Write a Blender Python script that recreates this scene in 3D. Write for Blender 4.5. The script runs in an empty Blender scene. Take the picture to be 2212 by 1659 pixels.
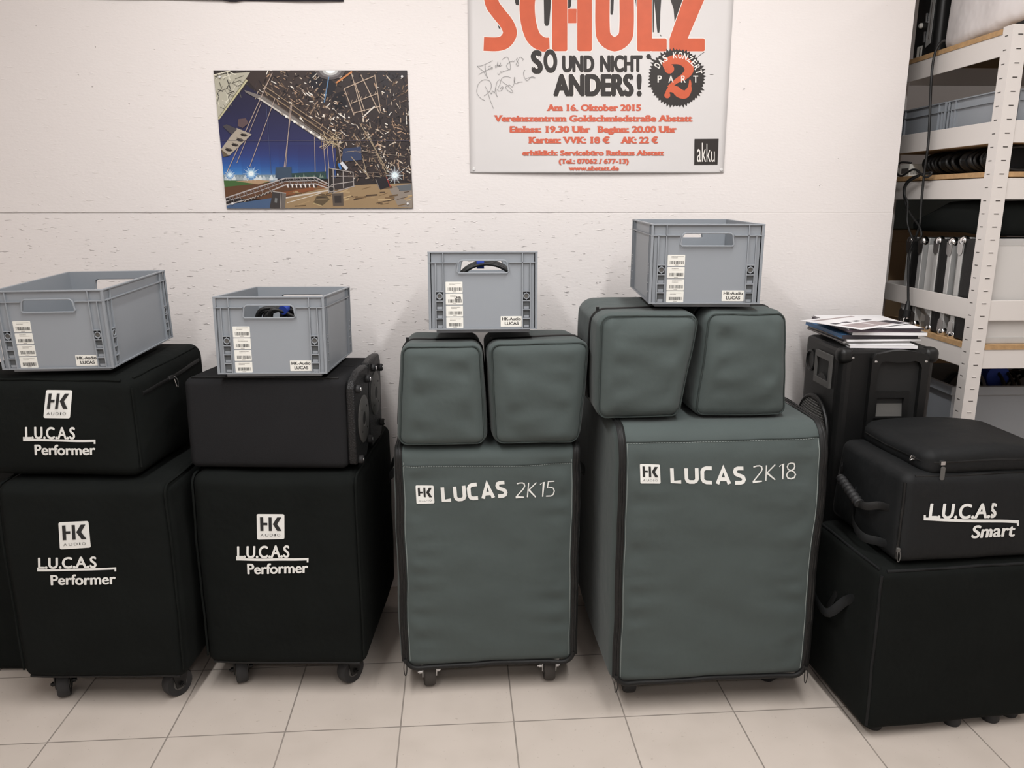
import bpy, math, random
from mathutils import Vector, Matrix, noise, Euler
PI = math.pi
R = math.radians
scene = bpy.context.scene
COL = scene.collection
rnd = random.Random(7)

# ------------------------------------------------------------------ camera, light, exposure
CAM_D, CAM_H, CAM_P, FPX = 2.78, 1.45, 13.1, 1700.0      # distance to the wall, height, pitch, focal length (px of 2212)
cd = bpy.data.cameras.new('camera'); cam = bpy.data.objects.new('camera', cd); COL.objects.link(cam)
cd.sensor_width = 36.0; cd.lens = FPX / 2212 * 36.0; cd.clip_start = 0.05
cam.location = (0, -CAM_D, CAM_H); cam.rotation_euler = (R(90 - CAM_P), 0, 0)
scene.camera = cam
scene.view_settings.view_transform = 'Standard'
scene.view_settings.look = 'None'
scene.view_settings.gamma = 1.0
scene.view_settings.use_curve_mapping = False
scene.view_settings.exposure = 0.0
world = bpy.data.worlds.new('world'); scene.world = world
world.use_nodes = True
world.node_tree.nodes['Background'].inputs[0].default_value = (1.0, 0.96, 0.93, 1)
world.node_tree.nodes['Background'].inputs[1].default_value = 0.03

def lamp(name, loc, sx, sy, power, color):
    l = bpy.data.lights.new(name, 'AREA'); l.shape = 'RECTANGLE'; l.size = sx; l.size_y = sy
    l.energy = power; l.color = color
    o = bpy.data.objects.new(name, l); COL.objects.link(o); o.location = loc
    return o
WARM = (1.0, 0.992, 0.985)
lamp('ceiling_tube_right', (0.65, -1.95, 2.68), 0.12, 2.5, 47, WARM)
lamp('ceiling_tube_left', (-0.75, -1.95, 2.68), 0.12, 2.5, 42, WARM)
lamp('fill_light_back', (0.0, -4.4, 2.68), 2.4, 0.12, 26, WARM)  # unseen lamp behind the camera, added as fill
lamp('fill_light_alcove', (2.2, -1.2, 2.68), 0.12, 1.4, 8, WARM)  # weak extra fill on the shelf side, added out of view

# ------------------------------------------------------------------ photo ray -> place
_p = R(CAM_P)
_fw = Vector((0, math.cos(_p), -math.sin(_p))); _up = Vector((0, math.sin(_p), math.cos(_p)))
EYE = Vector((0, -CAM_D, CAM_H))
def ray(px, py):
    return Vector((1, 0, 0)) * ((px - 1106) / FPX) + _up * ((829.5 - py) / FPX) + _fw
def on_y(px, py, Y):
    d = ray(px, py); return EYE + d * ((Y - EYE.y) / d.y)
def on_front(M, px, py):
    """where the sight line meets the local plane y = 0 of the matrix M"""
    inv = M.inverted(); o = inv @ EYE; d = inv.to_3x3() @ ray(px, py)
    return o + d * (-o.y / d.y)

# ------------------------------------------------------------------ colours and materials
def lin(c):
    c = c / 255.0
    return c / 12.92 if c <= 0.04045 else ((c + 0.055) / 1.055) ** 2.4
def rgb(r, g, b): return (lin(r), lin(g), lin(b), 1.0)

def mat(name, color, rough=0.6, metal=0.0, spec=0.4, bump=None, vary=0.0, vscale=6.0, sheen=0.0, stretch=None):
    m = bpy.data.materials.new(name); m.use_nodes = True
    nt = m.node_tree; b = nt.nodes['Principled BSDF']
    b.inputs['Base Color'].default_value = color
    b.inputs['Roughness'].default_value = rough
    b.inputs['Metallic'].default_value = metal
    b.inputs['Specular IOR Level'].default_value = spec
    if sheen:
        b.inputs['Sheen Weight'].default_value = sheen
        b.inputs['Sheen Roughness'].default_value = 0.5
    tc = nt.nodes.new('ShaderNodeTexCoord'); mp = nt.nodes.new('ShaderNodeMapping')
    nt.links.new(tc.outputs['Object'], mp.inputs[0])
    if stretch: mp.inputs['Scale'].default_value = stretch
    if vary:
        n = nt.nodes.new('ShaderNodeTexNoise'); n.inputs['Scale'].default_value = vscale; n.inputs['Detail'].default_value = 5
        nt.links.new(mp.outputs[0], n.inputs['Vector'])
        mx = nt.nodes.new('ShaderNodeMix'); mx.data_type = 'RGBA'
        mx.inputs[6].default_value = tuple(c * (1 - vary) for c in color[:3]) + (1,)
        mx.inputs[7].default_value = tuple(min(1, c * (1 + vary)) for c in color[:3]) + (1,)
        nt.links.new(n.outputs['Fac'], mx.inputs[0]); nt.links.new(mx.outputs[2], b.inputs['Base Color'])
    if bump:
        prev = None
        for (sc, st, dist) in bump:
            n = nt.nodes.new('ShaderNodeTexNoise'); n.inputs['Scale'].default_value = sc; n.inputs['Detail'].default_value = 3
            nt.links.new(mp.outputs[0], n.inputs['Vector'])
            bp = nt.nodes.new('ShaderNodeBump'); bp.inputs['Strength'].default_value = st; bp.inputs['Distance'].default_value = dist
            nt.links.new(n.outputs['Fac'], bp.inputs['Height'])
            if prev: nt.links.new(prev.outputs[0], bp.inputs['Normal'])
            prev = bp
        nt.links.new(prev.outputs[0], b.inputs['Normal'])
    return m

MT = {}
MT['black_cloth'] = mat('black_cloth', (0.0062, 0.0074, 0.0068, 1), 0.9, spec=0.12, bump=[(900, .35, .001), (9, .35, .02)], vary=.25, vscale=7, sheen=.0)
MT['black_foam'] = mat('black_foam', (0.0165, 0.0165, 0.0175, 1), 0.95, spec=0.10, bump=[(700, .5, .001)], vary=.12, vscale=9)
MT['nylon'] = mat('black_nylon', (0.0085, 0.0092, 0.0098, 1), 0.62, spec=0.22, bump=[(800, .3, .001), (12, .3, .02)], vary=.2)
MT['green'] = mat('grey_green_canvas', (0.063, 0.079, 0.0765, 1), 0.78, spec=0.25, bump=[(1000, .3, .0008), (10, .25, .02)], vary=.10, vscale=5, sheen=.1)
MT['zip'] = mat('black_zip_tape', (0.008, 0.008, 0.008, 1), 0.55, spec=.3, bump=[(400, .4, .001)])
MT['thread'] = mat('grey_thread', (0.22, 0.25, 0.24, 1), 0.8)
MT['seam'] = mat('dark_green_seam', (0.03, 0.04, 0.038, 1), 0.8)
MT['white_print'] = mat('white_print', (0.76, 0.76, 0.73, 1), 0.5, vary=.04, vscale=40)
MT['black_print'] = mat('black_print', (0.015, 0.015, 0.015, 1), 0.6)
MT['crate'] = mat('grey_crate_plastic', (0.255, 0.275, 0.30, 1), 0.42, spec=.4, bump=[(300, .08, .0006)], vary=.04, vscale=4)
MT['pocket'] = mat('pocket_plastic', (0.085, 0.092, 0.098, 1), 0.6)
MT['crate_dark'] = mat('dark_pocket_plastic', (0.03, 0.033, 0.036, 1), 0.6)
MT['label'] = mat('label_paper', (0.74, 0.73, 0.68, 1), 0.6, vary=.03)
MT['label_ink'] = mat('label_ink', (0.03, 0.03, 0.03, 1), 0.7)
MT['label_grey'] = mat('label_faint_ink', (0.32, 0.31, 0.29, 1), 0.7)
MT['rubber'] = mat('dark_rubber', (0.020, 0.020, 0.021, 1), 0.6, bump=[(60, .2, .001)])
MT['tyre'] = mat('grey_tyre', (0.042, 0.037, 0.033, 1), 0.65, vary=.2, vscale=30)
MT['steel'] = mat('bright_steel', (0.62, 0.62, 0.62, 1), 0.28, metal=1.0, vary=.06)
MT['chrome'] = mat('chrome', (0.8, 0.8, 0.8, 1), 0.1, metal=1.0)
MT['alu'] = mat('brushed_aluminium', (0.60, 0.60, 0.59, 1), 0.42, metal=.6, vary=.08, vscale=20)
MT['hammer'] = mat('hammered_black_paint', (0.008, 0.008, 0.0085, 1), 0.45, spec=.35, bump=[(240, .9, .003)])
MT['blackpaint'] = mat('black_paint', (0.009, 0.009, 0.009, 1), 0.45, spec=.3, bump=[(350, .35, .001)])
MT['greydisc'] = mat('dark_grey_disc', (0.10, 0.097, 0.092, 1), 0.5, vary=.1)
MT['blackplastic'] = mat('black_plastic', (0.009, 0.009, 0.009, 1), 0.42, spec=.35)
MT['shelf_white'] = mat('white_enamel', (0.66, 0.62, 0.59, 1), 0.42, spec=.45, vary=.03, vscale=3)
MT['slot'] = mat('dark_slot', (0.10, 0.09, 0.085, 1), 0.8)
MT['chip'] = mat('chipboard', (0.42, 0.26, 0.125, 1), 0.8, bump=[(200, .4, .002)], vary=.35, vscale=60)
MT['cable'] = mat('black_cable_sheath', (0.012, 0.012, 0.012, 1), 0.5, spec=.4, bump=[(80, .1, .001)])
MT['cable_grey'] = mat('grey_cable_sheath', (0.09, 0.09, 0.09, 1), 0.5)
MT['blue_strap'] = mat('blue_strap', (0.022, 0.055, 0.33, 1), 0.7, bump=[(600, .3, .001)])
MT['dustcover'] = mat('white_dust_cover', (0.70, 0.66, 0.65, 1), 0.7, bump=[(6, .6, .03)], vary=.04)
MT['case_panel'] = mat('light_grey_panel', (0.58, 0.56, 0.54, 1), 0.5, vary=.05, vscale=5)
MT['paper'] = mat('white_paper', (0.80, 0.79, 0.80, 1), 0.6)
MT['pages'] = mat('page_edges', (0.45, 0.42, 0.38, 1), 0.8, bump=[(5, .1, .001)], vary=.25, vscale=40, stretch=(1, 1, 40))
MT['blue_cover'] = mat('blue_cover', (0.055, 0.17, 0.36, 1), 0.4, vary=.1)
MT['dark_cover'] = mat('dark_cover', (0.045, 0.04, 0.05, 1), 0.45, vary=.4, vscale=20)
MT['grey_cover'] = mat('grey_cover', (0.30, 0.29, 0.28, 1), 0.5, vary=.3, vscale=15)
MT['violet_cover'] = mat('violet_grey_cover', (0.14, 0.11, 0.14, 1), 0.5, vary=.3, vscale=20)
MT['photo_ink'] = mat('printed_picture', (0.36, 0.30, 0.30, 1), 0.55, vary=.5, vscale=25)
MT['pin'] = mat('white_pin', (0.70, 0.69, 0.68, 1), 0.35)
MT['poster_paper'] = mat('poster_paper', (0.665, 0.64, 0.63, 1), 0.45, vary=.015, vscale=2, bump=[(3, .25, .02)])
MT['orange'] = mat('orange_ink', (0.58, 0.105, 0.042, 1), 0.5, vary=.14, vscale=24)
MT['red'] = mat('red_ink', (0.60, 0.115, 0.060, 1), 0.5)
MT['dark_ink'] = mat('brown_black_ink', (0.024, 0.019, 0.017, 1), 0.5)
MT['cream'] = mat('cream_outline', (0.80, 0.76, 0.72, 1), 0.5)
MT['pen'] = mat('pen_ink', (0.10, 0.10, 0.10, 1), 0.5)
MT['card'] = mat('cardboard', (0.42, 0.29, 0.17, 1), 0.8, vary=.1)
MT['teal'] = mat('grey_teal_plastic', (0.20, 0.24, 0.24, 1), 0.5)

def wall_material():
    m = mat('white_painted_board', (0.80, 0.755, 0.735, 1), 0.62, spec=.3)
    nt = m.node_tree; b = nt.nodes['Principled BSDF']
    tc = nt.nodes.new('ShaderNodeTexCoord')
    def noisy(scale, stretch, rot, lo, hi, off):
        mp = nt.nodes.new('ShaderNodeMapping'); mp.inputs['Scale'].default_value = stretch; mp.inputs['Rotation'].default_value = rot
        mp.inputs['Location'].default_value = off
        nt.links.new(tc.outputs['Object'], mp.inputs[0])
        n = nt.nodes.new('ShaderNodeTexNoise'); n.inputs['Scale'].default_value = scale; n.inputs['Detail'].default_value = 2
        nt.links.new(mp.outputs[0], n.inputs['Vector'])
        r = nt.nodes.new('ShaderNodeMapRange'); r.inputs[1].default_value = lo; r.inputs[2].default_value = hi
        nt.links.new(n.outputs['Fac'], r.inputs[0])
        return r.outputs[0]
    def op(kind, a, b_):
        x = nt.nodes.new('ShaderNodeMath'); x.operation = kind
        for i, v in enumerate((a, b_)):
            if v is None: continue
            if isinstance(v, (int, float)): x.inputs[i].default_value = v
            else: nt.links.new(v, x.inputs[i])
        return x.outputs[0]
    # sparse flakes of the board showing through the paint, at a few slants, and rarer small pits
    f1 = noisy(24, (1, 1, 4.5), (0, R(6), 0), .66, .72, (0, 0, 0))
    f2 = noisy(20, (1, 1, 6), (0, R(-24), 0), .68, .73, (3, 1, 7))
    f3 = noisy(30, (1, 1, 3), (0, R(52), 0), .71, .75, (9, 4, 2))
    pit = noisy(38, (1, 1, 1.4), (0, R(15), 0), .735, .77, (5, 5, 5))
    fine = noisy(70, (1, 1, 2), (0, R(3), 0), .3, .8, (2, 2, 1))
    low = noisy(5, (1, 1, 1.3), (0, 0, 0), .3, .7, (1, 8, 1))
    flakes = op('ADD', op('ADD', f1, f2), f3)
    sep = nt.nodes.new('ShaderNodeSeparateXYZ'); nt.links.new(tc.outputs['Object'], sep.inputs[0])
    # the smoother board above the joint, the rougher one below
    below = nt.nodes.new('ShaderNodeMapRange'); below.inputs[1].default_value = 1.50; below.inputs[2].default_value = 1.28
    below.inputs[3].default_value = .22; below.inputs[4].default_value = 1.0
    nt.links.new(sep.outputs['Z'], below.inputs[0])
    edge = nt.nodes.new('ShaderNodeMapRange'); edge.inputs[1].default_value = .9; edge.inputs[2].default_value = .3
    edge.inputs[3].default_value = .12; edge.inputs[4].default_value = 1.0
    nt.links.new(sep.outputs['X'], edge.inputs[0])
    flakes = op('MULTIPLY', op('MULTIPLY', flakes, below.outputs[0]), edge.outputs[0])
    # joint between the two boards
    wob = noisy(14, (1, 1, 1), (0, 0, 0), 0, 1, (4, 0, 0))
    dz = op('ABSOLUTE', op('SUBTRACT', sep.outputs['Z'], op('ADD', op('MULTIPLY', wob, .004), 1.4078)), None)
    line = nt.nodes.new('ShaderNodeMapRange'); line.inputs[1].default_value = .0008; line.inputs[2].default_value = .0022
    line.inputs[3].default_value = 1.0; line.inputs[4].default_value = 0.0
    nt.links.new(dz, line.inputs[0])
    fade = nt.nodes.new('ShaderNodeMapRange'); fade.inputs[1].default_value = -1.1; fade.inputs[2].default_value = .9
    fade.inputs[3].default_value = 1.0; fade.inputs[4].default_value = 0.1
    nt.links.new(sep.outputs['X'], fade.inputs[0])
    groove = op('MULTIPLY', line.outputs[0], fade.outputs[0])
    h = op('SUBTRACT', op('ADD', op('ADD', op('MULTIPLY', flakes, .75), op('MULTIPLY', fine, .10)), op('MULTIPLY', low, .25)),
           op('ADD', op('MULTIPLY', groove, 1.2), op('MULTIPLY', pit, .9)))
    bp = nt.nodes.new('ShaderNodeBump'); bp.inputs['Strength'].default_value = .9; bp.inputs['Distance'].default_value = .0034
    nt.links.new(h, bp.inputs['Height']); nt.links.new(bp.outputs[0], b.inputs['Normal'])
    mx = nt.nodes.new('ShaderNodeMix'); mx.data_type = 'RGBA'
    mx.inputs[6].default_value = (0.80, 0.755, 0.735, 1); mx.inputs[7].default_value = (0.42, 0.37, 0.35, 1)
    nt.links.new(op('MULTIPLY', groove, .5), mx.inputs[0]); nt.links.new(mx.outputs[2], b.inputs['Base Color'])
    return m
MT['wall'] = wall_material()
MT['plain_wall'] = mat('plain_white_wall', (0.74, 0.70, 0.68, 1), 0.7)
MT['ceiling'] = mat('ceiling_white', (0.76, 0.73, 0.71, 1), 0.8)

TILE, TROT = 0.3215, 4.0
def floor_material():
    m = mat('beige_floor_tiles', (0.56, 0.49, 0.43, 1), 0.45, spec=.35)
    nt = m.node_tree; b = nt.nodes['Principled BSDF']
    tc = nt.nodes.new('ShaderNodeTexCoord'); mp = nt.nodes.new('ShaderNodeMapping')
    mp.vector_type = 'TEXTURE'
    mp.inputs['Location'].default_value = (0.326, -0.785, 0); mp.inputs['Rotation'].default_value = (0, 0, R(TROT))
    nt.links.new(tc.outputs['Object'], mp.inputs[0])
    br = nt.nodes.new('ShaderNodeTexBrick'); br.offset = 0; br.squash = 1
    br.inputs['Scale'].default_value = 1.0; br.inputs['Brick Width'].default_value = TILE; br.inputs['Row Height'].default_value = TILE
    br.inputs['Mortar Size'].default_value = .0022; br.inputs['Mortar Smooth'].default_value = .25; br.inputs['Bias'].default_value = 0
    br.inputs['Color1'].default_value = (0.555, 0.490, 0.435, 1); br.inputs['Color2'].default_value = (0.53, 0.468, 0.415, 1)
    br.inputs['Mortar'].default_value = (0.245, 0.215, 0.19, 1)
    nt.links.new(mp.outputs[0], br.inputs['Vector'])
    def speck(scale, lo, hi):
        n = nt.nodes.new('ShaderNodeTexNoise'); n.inputs['Scale'].default_value = scale; n.inputs['Detail'].default_value = 2
        nt.links.new(tc.outputs['Object'], n.inputs['Vector'])
        r = nt.nodes.new('ShaderNodeMapRange'); r.inputs[1].default_value = lo; r.inputs[2].default_value = hi
        nt.links.new(n.outputs['Fac'], r.inputs[0]); return r.outputs[0]
    last = br.outputs['Color']
    for (s, lo, hi, c, w) in ((150, .70, .78, (0.30, 0.25, 0.21, 1), .8), (7, .45, .8, (0.44, 0.385, 0.335, 1), .45), (60, .70, .76, (0.36, 0.30, 0.25, 1), .5)):
        mx = nt.nodes.new('ShaderNodeMix'); mx.data_type = 'RGBA'
        k = nt.nodes.new('ShaderNodeMath'); k.operation = 'MULTIPLY'; k.inputs[1].default_value = w
        nt.links.new(speck(s, lo, hi), k.inputs[0]); nt.links.new(k.outputs[0], mx.inputs[0])
        nt.links.new(last, mx.inputs[6]); mx.inputs[7].default_value = c; last = mx.outputs[2]
    nt.links.new(last, b.inputs['Base Color'])
    bp = nt.nodes.new('ShaderNodeBump'); bp.inputs['Strength'].default_value = .6; bp.inputs['Distance'].default_value = .002; bp.invert = True
    nt.links.new(br.outputs['Fac'], bp.inputs['Height']); nt.links.new(bp.outputs[0], b.inputs['Normal'])
    return m
MT['floor'] = floor_material()

def print_material():
    m = mat('printed_photo', (0.5, 0.5, 0.5, 1), 0.42, spec=.35)
    nt = m.node_tree; a = nt.nodes.new('ShaderNodeVertexColor'); a.layer_name = 'ink'
    nt.links.new(a.outputs[0], nt.nodes['Principled BSDF'].inputs['Base Color'])
    return m
MT['print'] = print_material()

# ------------------------------------------------------------------ mesh building
class MB:
    def __init__(s): s.v = []; s.f = []; s.m = []; s.mats = []; s.col = []
    def mi(s, m):
        if m not in s.mats: s.mats.append(m)
        return s.mats.index(m)
    def add(s, vs, fs, m):
        b = len(s.v); s.v += [tuple(v) for v in vs]; i = s.mi(m)
        for f in fs: s.f.append(tuple(b + k for k in f)); s.m.append(i)
        return s
    def box(s, x0, x1, y0, y1, z0, z1, m, M=None):
        vs = [Vector((x, y, z)) for z in (z0, z1) for y in (y0, y1) for x in (x0, x1)]
        if M: vs = [M @ v for v in vs]
        return s.add(vs, [(0, 2, 3, 1), (4, 5, 7, 6), (0, 1, 5, 4), (2, 6, 7, 3), (0, 4, 6, 2), (1, 3, 7, 5)], m)
    def prism(s, pts, axis, a, b, m, fn=None):
        """closed outline pts (2D) pushed along an axis from a to b"""
        def P(p, t):
            q = {'x': (t, p[0], p[1]), 'y': (p[0], t, p[1]), 'z': (p[0], p[1], t)}[axis]
            return fn(q) if fn else q
        n = len(pts)
        fs = [tuple(range(n)), tuple(range(2 * n - 1, n - 1, -1))] + [(i, i + n, (i + 1) % n + n, (i + 1) % n) for i in range(n)]
        return s.add([P(p, a) for p in pts] + [P(p, b) for p in pts], fs, m)
    def tube(s, path, r, m, n=8, closed=False, up=None, ry=None):
        """round (r) or flattened (r across, ry along the surface normal) tube; up = fixed across direction"""
        path = [Vector(p) for p in path]; N = len(path); vs = []; side = None
        for i, p in enumerate(path):
            a = path[(i - 1) % N] if (i > 0 or closed) else path[i]; b = path[(i + 1) % N] if (i < N - 1 or closed) else path[i]
            t = (b - a); t = t.normalized() if t.length > 1e-9 else Vector((0, 0, 1))
            if up is not None: u = Vector(up)
            else:
                u = side if side is not None else (Vector((0, 0, 1)) if abs(t.z) < .9 else Vector((1, 0, 0)))
            u = u - t * u.dot(t)
            if u.length < 1e-6: u = t.orthogonal()
            u.normalize(); w = t.cross(u); side = u
            rr = r[i] if isinstance(r, (list, tuple)) else r
            for k in range(n):
                an = 2 * PI * k / n
                vs.append(p + u * math.cos(an) * rr + w * math.sin(an) * (ry if ry else rr))
        fs = []
        for i in range(N if closed else N - 1):
            j = (i + 1) % N
            for k in range(n): fs.append((i * n + k, i * n + (k + 1) % n, j * n + (k + 1) % n, j * n + k))
        if not closed: fs += [tuple(range(n - 1, -1, -1)), tuple((N - 1) * n + k for k in range(n))]
        return s.add(vs, fs, m)
    def lathe(s, prof, m, n=24, M=None):
        """profile of (radius, height) turned about local z"""
        vs = []; fs = []
        for (r, h) in prof:
            for k in range(n):
                a = 2 * PI * k / n; v = Vector((r * math.cos(a), r * math.sin(a), h)); vs.append(M @ v if M else v)
        L = len(prof)
        for i in range(L - 1):
            for k in range(n): fs.append((i * n + k, i * n + (k + 1) % n, (i + 1) * n + (k + 1) % n, (i + 1) * n + k))
        fs += [tuple(range(n - 1, -1, -1)), tuple((L - 1) * n + k for k in range(n))]
        return s.add(vs, fs, m)
    def soft(s, W, D, H, r, fn, m, n=(14, 10, 14), k=4):
        """rounded box: x centred, y 0..D, z 0..H, every point sent through fn"""
        def ax(h, seg):
            o = [-h + r - r * math.tan(R(45) * (1 - i / k)) for i in range(k + 1)]
            o += [-h + r + (2 * h - 2 * r) * i / seg for i in range(1, seg)]
            return o + [-q for q in reversed(o[:k + 1])]
        A = [ax(W / 2, n[0]), ax(D / 2, n[1]), ax(H / 2, n[2])]; hs = (W / 2, D / 2, H / 2)
        ids = {}; vs = []; fs = []
        def vid(c):
            if c not in ids:
                p = Vector([A[a][c[a]] for a in range(3)])
                q = Vector([max(-hs[a] + r, min(hs[a] - r, p[a])) for a in range(3)])
                d = p - q; p = q + d.normalized() * r
                p = Vector((p.x, p.y + D / 2, p.z + H / 2))
                ids[c] = len(vs); vs.append(fn(p) if fn else p)
            return ids[c]
        for a in range(3):
            b, c = (a + 1) % 3, (a + 2) % 3
            for side in (0, len(A[a]) - 1):
                for i in range(len(A[b]) - 1):
                    for j in range(len(A[c]) - 1):
                        quad = []
                        for (di, dj) in ((0, 0), (1, 0), (1, 1), (0, 1)):
                            q = [0, 0, 0]; q[a] = side; q[b] = i + di; q[c] = j + dj; quad.append(vid(tuple(q)))
                        fs.append(tuple(quad if side else quad[::-1]))
        return s.add(vs, fs, m)
    def build(s, name, parent=None, smooth=None, bevel=0.0, loc=None):
        me = bpy.data.meshes.new(name); me.from_pydata(s.v, [], s.f)
        for m in s.mats: me.materials.append(MT[m])
        me.polygons.foreach_set('material_index', s.m)
        if smooth is not None:
            me.polygons.foreach_set('use_smooth', [True] * len(me.polygons))
            if smooth < 180: me.set_sharp_from_angle(angle=R(smooth))
        if s.col:
            ca = me.color_attributes.new('ink', 'FLOAT_COLOR', 'CORNER'); i = 0
            for p, c in zip(me.polygons, s.col):
                for li in p.loop_indices: ca.data[li].color = c
        me.update()
        o = bpy.data.objects.new(name, me); COL.objects.link(o)
        if parent: o.parent = parent
        if loc: o.location = loc
        if bevel:
            b = o.modifiers.new('bevel', 'BEVEL'); b.width = bevel; b.segments = 2; b.limit_method = 'ANGLE'; b.angle_limit = R(40)
        return o

def tag(o, label=None, cat=None, group=None, kind=None):
    for k, v in (('label', label), ('category', cat), ('group', group), ('kind', kind)):
        if v: o[k] = v
    return o
def thing(name, label, cat, loc=(0, 0, 0), rot=(0, 0, 0), group=None):
    o = bpy.data.objects.new(name, None); COL.objects.link(o); o.empty_display_size = .05
    o.location = loc; o.rotation_euler = rot; o.rotation_mode = 'XYZ'
    return tag(o, label, cat, group)
def struct(name, mb, bevel=0):
    return tag(mb.build(name, bevel=bevel), kind='structure')
def MW(o):
    return Matrix.LocRotScale(o.location, o.rotation_euler, o.scale)
def copy_tree(o, parent=None):
    c = o.copy(); COL.objects.link(c); c.parent = parent
    for ch in [x for x in bpy.data.objects if x.parent == o]: copy_tree(ch, c)
    return c

def smooth_path(pts, n=8, closed=False):
    """Catmull-Rom through pts"""
    P = [Vector(p) for p in pts]; out = []; N = len(P)
    for i in range(N if closed else N - 1):
        p0 = P[(i - 1) % N] if (i > 0 or closed) else P[0]; p1 = P[i]; p2 = P[(i + 1) % N]
        p3 = P[(i + 2) % N] if (i < N - 2 or closed) else P[-1]
        for k in range(n):
            t = k / n
            out.append(.5 * ((2 * p1) + (p2 - p0) * t + (2 * p0 - 5 * p1 + 4 * p2 - p3) * t * t + (3 * p1 - p0 - 3 * p2 + p3) * t ** 3))
    if not closed: out.append(P[-1])
    return out

# ------------------------------------------------------------------ lettering (flat outlines, in photo or local units)
_tc = {}
def glyphs(text, bold=0.0, shear=0.0):
    """triangulated text: points with the baseline at 0, faces, x range; bold thickens the strokes by overlaid shifts"""
    key = (text, bold, shear)
    if key not in _tc:
        cu = bpy.data.curves.new('t', 'FONT'); cu.body = text; cu.size = 1.0; cu.offset = min(0, bold); cu.shear = shear; cu.resolution_u = 5
        o = bpy.data.objects.new('t', cu); COL.objects.link(o)
        dg = bpy.context.evaluated_depsgraph_get(); me = bpy.data.meshes.new_from_object(o.evaluated_get(dg))
        v0 = [(v.co.x, v.co.y) for v in me.vertices]; f0 = [tuple(p.vertices) for p in me.polygons]
        bpy.data.objects.remove(o); bpy.data.curves.remove(cu); bpy.data.meshes.remove(me)
        vs, fs = [], []
        for (dx, dy) in (((0, 0),) if bold <= 0 else ((0, 0), (bold, 0), (-bold, 0), (bold * .5, bold * .55), (-bold * .5, -bold * .55), (bold * .5, -bold * .55), (-bold * .5, bold * .55))):
            n = len(vs); k = n // max(1, len(v0)); vs += [(x + dx, y + dy, k) for x, y in v0]; fs += [tuple(i + n for i in f) for f in f0]
        xs = [v[0] for v in vs]
        _tc[key] = (vs, fs, min(xs), max(xs))
    return _tc[key]
def cap_height(bold=0.0):
    return max(v[1] for v in glyphs('H', bold)[0])
def text2d(text, p0, p1, height, bold=0.0, shear=0.0, down=True):
    """text from baseline point p0 to baseline end p1, capitals `height` tall; down=True for photo pixels (y grows downwards)"""
    vs, fs, x0, x1 = glyphs(text, bold, shear)
    ch = cap_height(bold); ux = ((p1[0] - p0[0]), (p1[1] - p0[1])); L = math.hypot(*ux); e = (ux[0] / L, ux[1] / L)
    n = (e[1], -e[0]) if down else (-e[1], e[0])
    out = []
    for (x, y, k) in vs:
        a = (x - x0) / (x1 - x0) * L; b = y / ch * height
        out.append((p0[0] + e[0] * a + n[0] * b, p0[1] + e[1] * a + n[1] * b, k))
    return out, fs
def stroke2d(pts, w, closed=False, cap=True):
    """a flat pen stroke of width w along pts"""
    P = [Vector(p) for p in pts]; N = len(P); vs = []; fs = []
    for i in range(N):
        a = P[i - 1] if (i > 0 or closed) else P[i]; b = P[(i + 1) % N] if (i < N - 1 or closed) else P[i]
        t = (b - a)
        if t.length < 1e-9: t = Vector((1, 0))
        t.normalize(); nn = Vector((-t.y, t.x))
        if (0 < i < N - 1) or closed:
            t1 = (P[i] - a).normalized(); c = max(.5, nn.dot(Vector((-t1.y, t1.x)))); nn = nn / c
        ww = w[i] if isinstance(w, (list, tuple)) else w
        vs += [tuple(P[i] + nn * ww / 2), tuple(P[i] - nn * ww / 2)]
    for i in range(N if closed else N - 1):
        j = (i + 1) % N; fs.append((2 * i, 2 * i + 1, 2 * j + 1, 2 * j))
    return vs, fs
def rrect(x0, x1, y0, y1, r, n=5):
    o = []
    for (cx, cy, a0) in ((x1 - r, y1 - r, 0), (x0 + r, y1 - r, 90), (x0 + r, y0 + r, 180), (x1 - r, y0 + r, 270)):
        for k in range(n + 1):
            a = R(a0 + 90 * k / n); o.append((cx + r * math.cos(a), cy + r * math.sin(a)))
    return o
def plate_with_hole(mb, outer, hole, y0, y1, m):
    """flat plate in x-z between y0 and y1 with a hole, filled by a 2D curve"""
    cu = bpy.data.curves.new('p', 'CURVE'); cu.dimensions = '2D'; cu.fill_mode = 'BOTH'; cu.extrude = abs(y1 - y0) / 2
    for loop in [outer] + hole:
        sp = cu.splines.new('POLY'); sp.points.add(len(loop) - 1); sp.use_cyclic_u = True
        for q, p in zip(sp.points, loop): q.co = (p[0], p[1], 0, 1)
    o = bpy.data.objects.new('p', cu); COL.objects.link(o)
    me = bpy.data.meshes.new_from_object(o.evaluated_get(bpy.context.evaluated_depsgraph_get()))
    yc = (y0 + y1) / 2
    mb.add([(v.co.x, yc - v.co.z, v.co.y) for v in me.vertices], [tuple(p.vertices) for p in me.polygons], m)
    bpy.data.objects.remove(o); bpy.data.curves.remove(cu); bpy.data.meshes.remove(me)
    return mb
#@@END_HELPERS

# ------------------------------------------------------------------ the room
struct('floor', MB().box(-2.7, 3.1, -5.6, 1.7, -.1, 0, 'floor'))
struct('ceiling', MB().box(-2.7, 3.1, -5.6, 1.7, 2.75, 2.85, 'ceiling'))
struct('wall_back', MB().box(-2.7, 1.315, 0, .12, 0, 2.75, 'wall'))
struct('wall_alcove', MB().box(-2.7, 3.1, 1.6, 1.7, 0, 2.75, 'plain_wall'))
struct('wall_left', MB().box(-2.7, -2.6, -5.5, 0, 0, 2.75, 'plain_wall'))
struct('wall_right', MB().box(3.0, 3.1, -5.5, 1.6, 0, 2.75, 'plain_wall'))
struct('wall_front', MB().box(-2.6, 3.0, -5.6, -5.5, 0, 2.75, 'plain_wall'))

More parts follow.
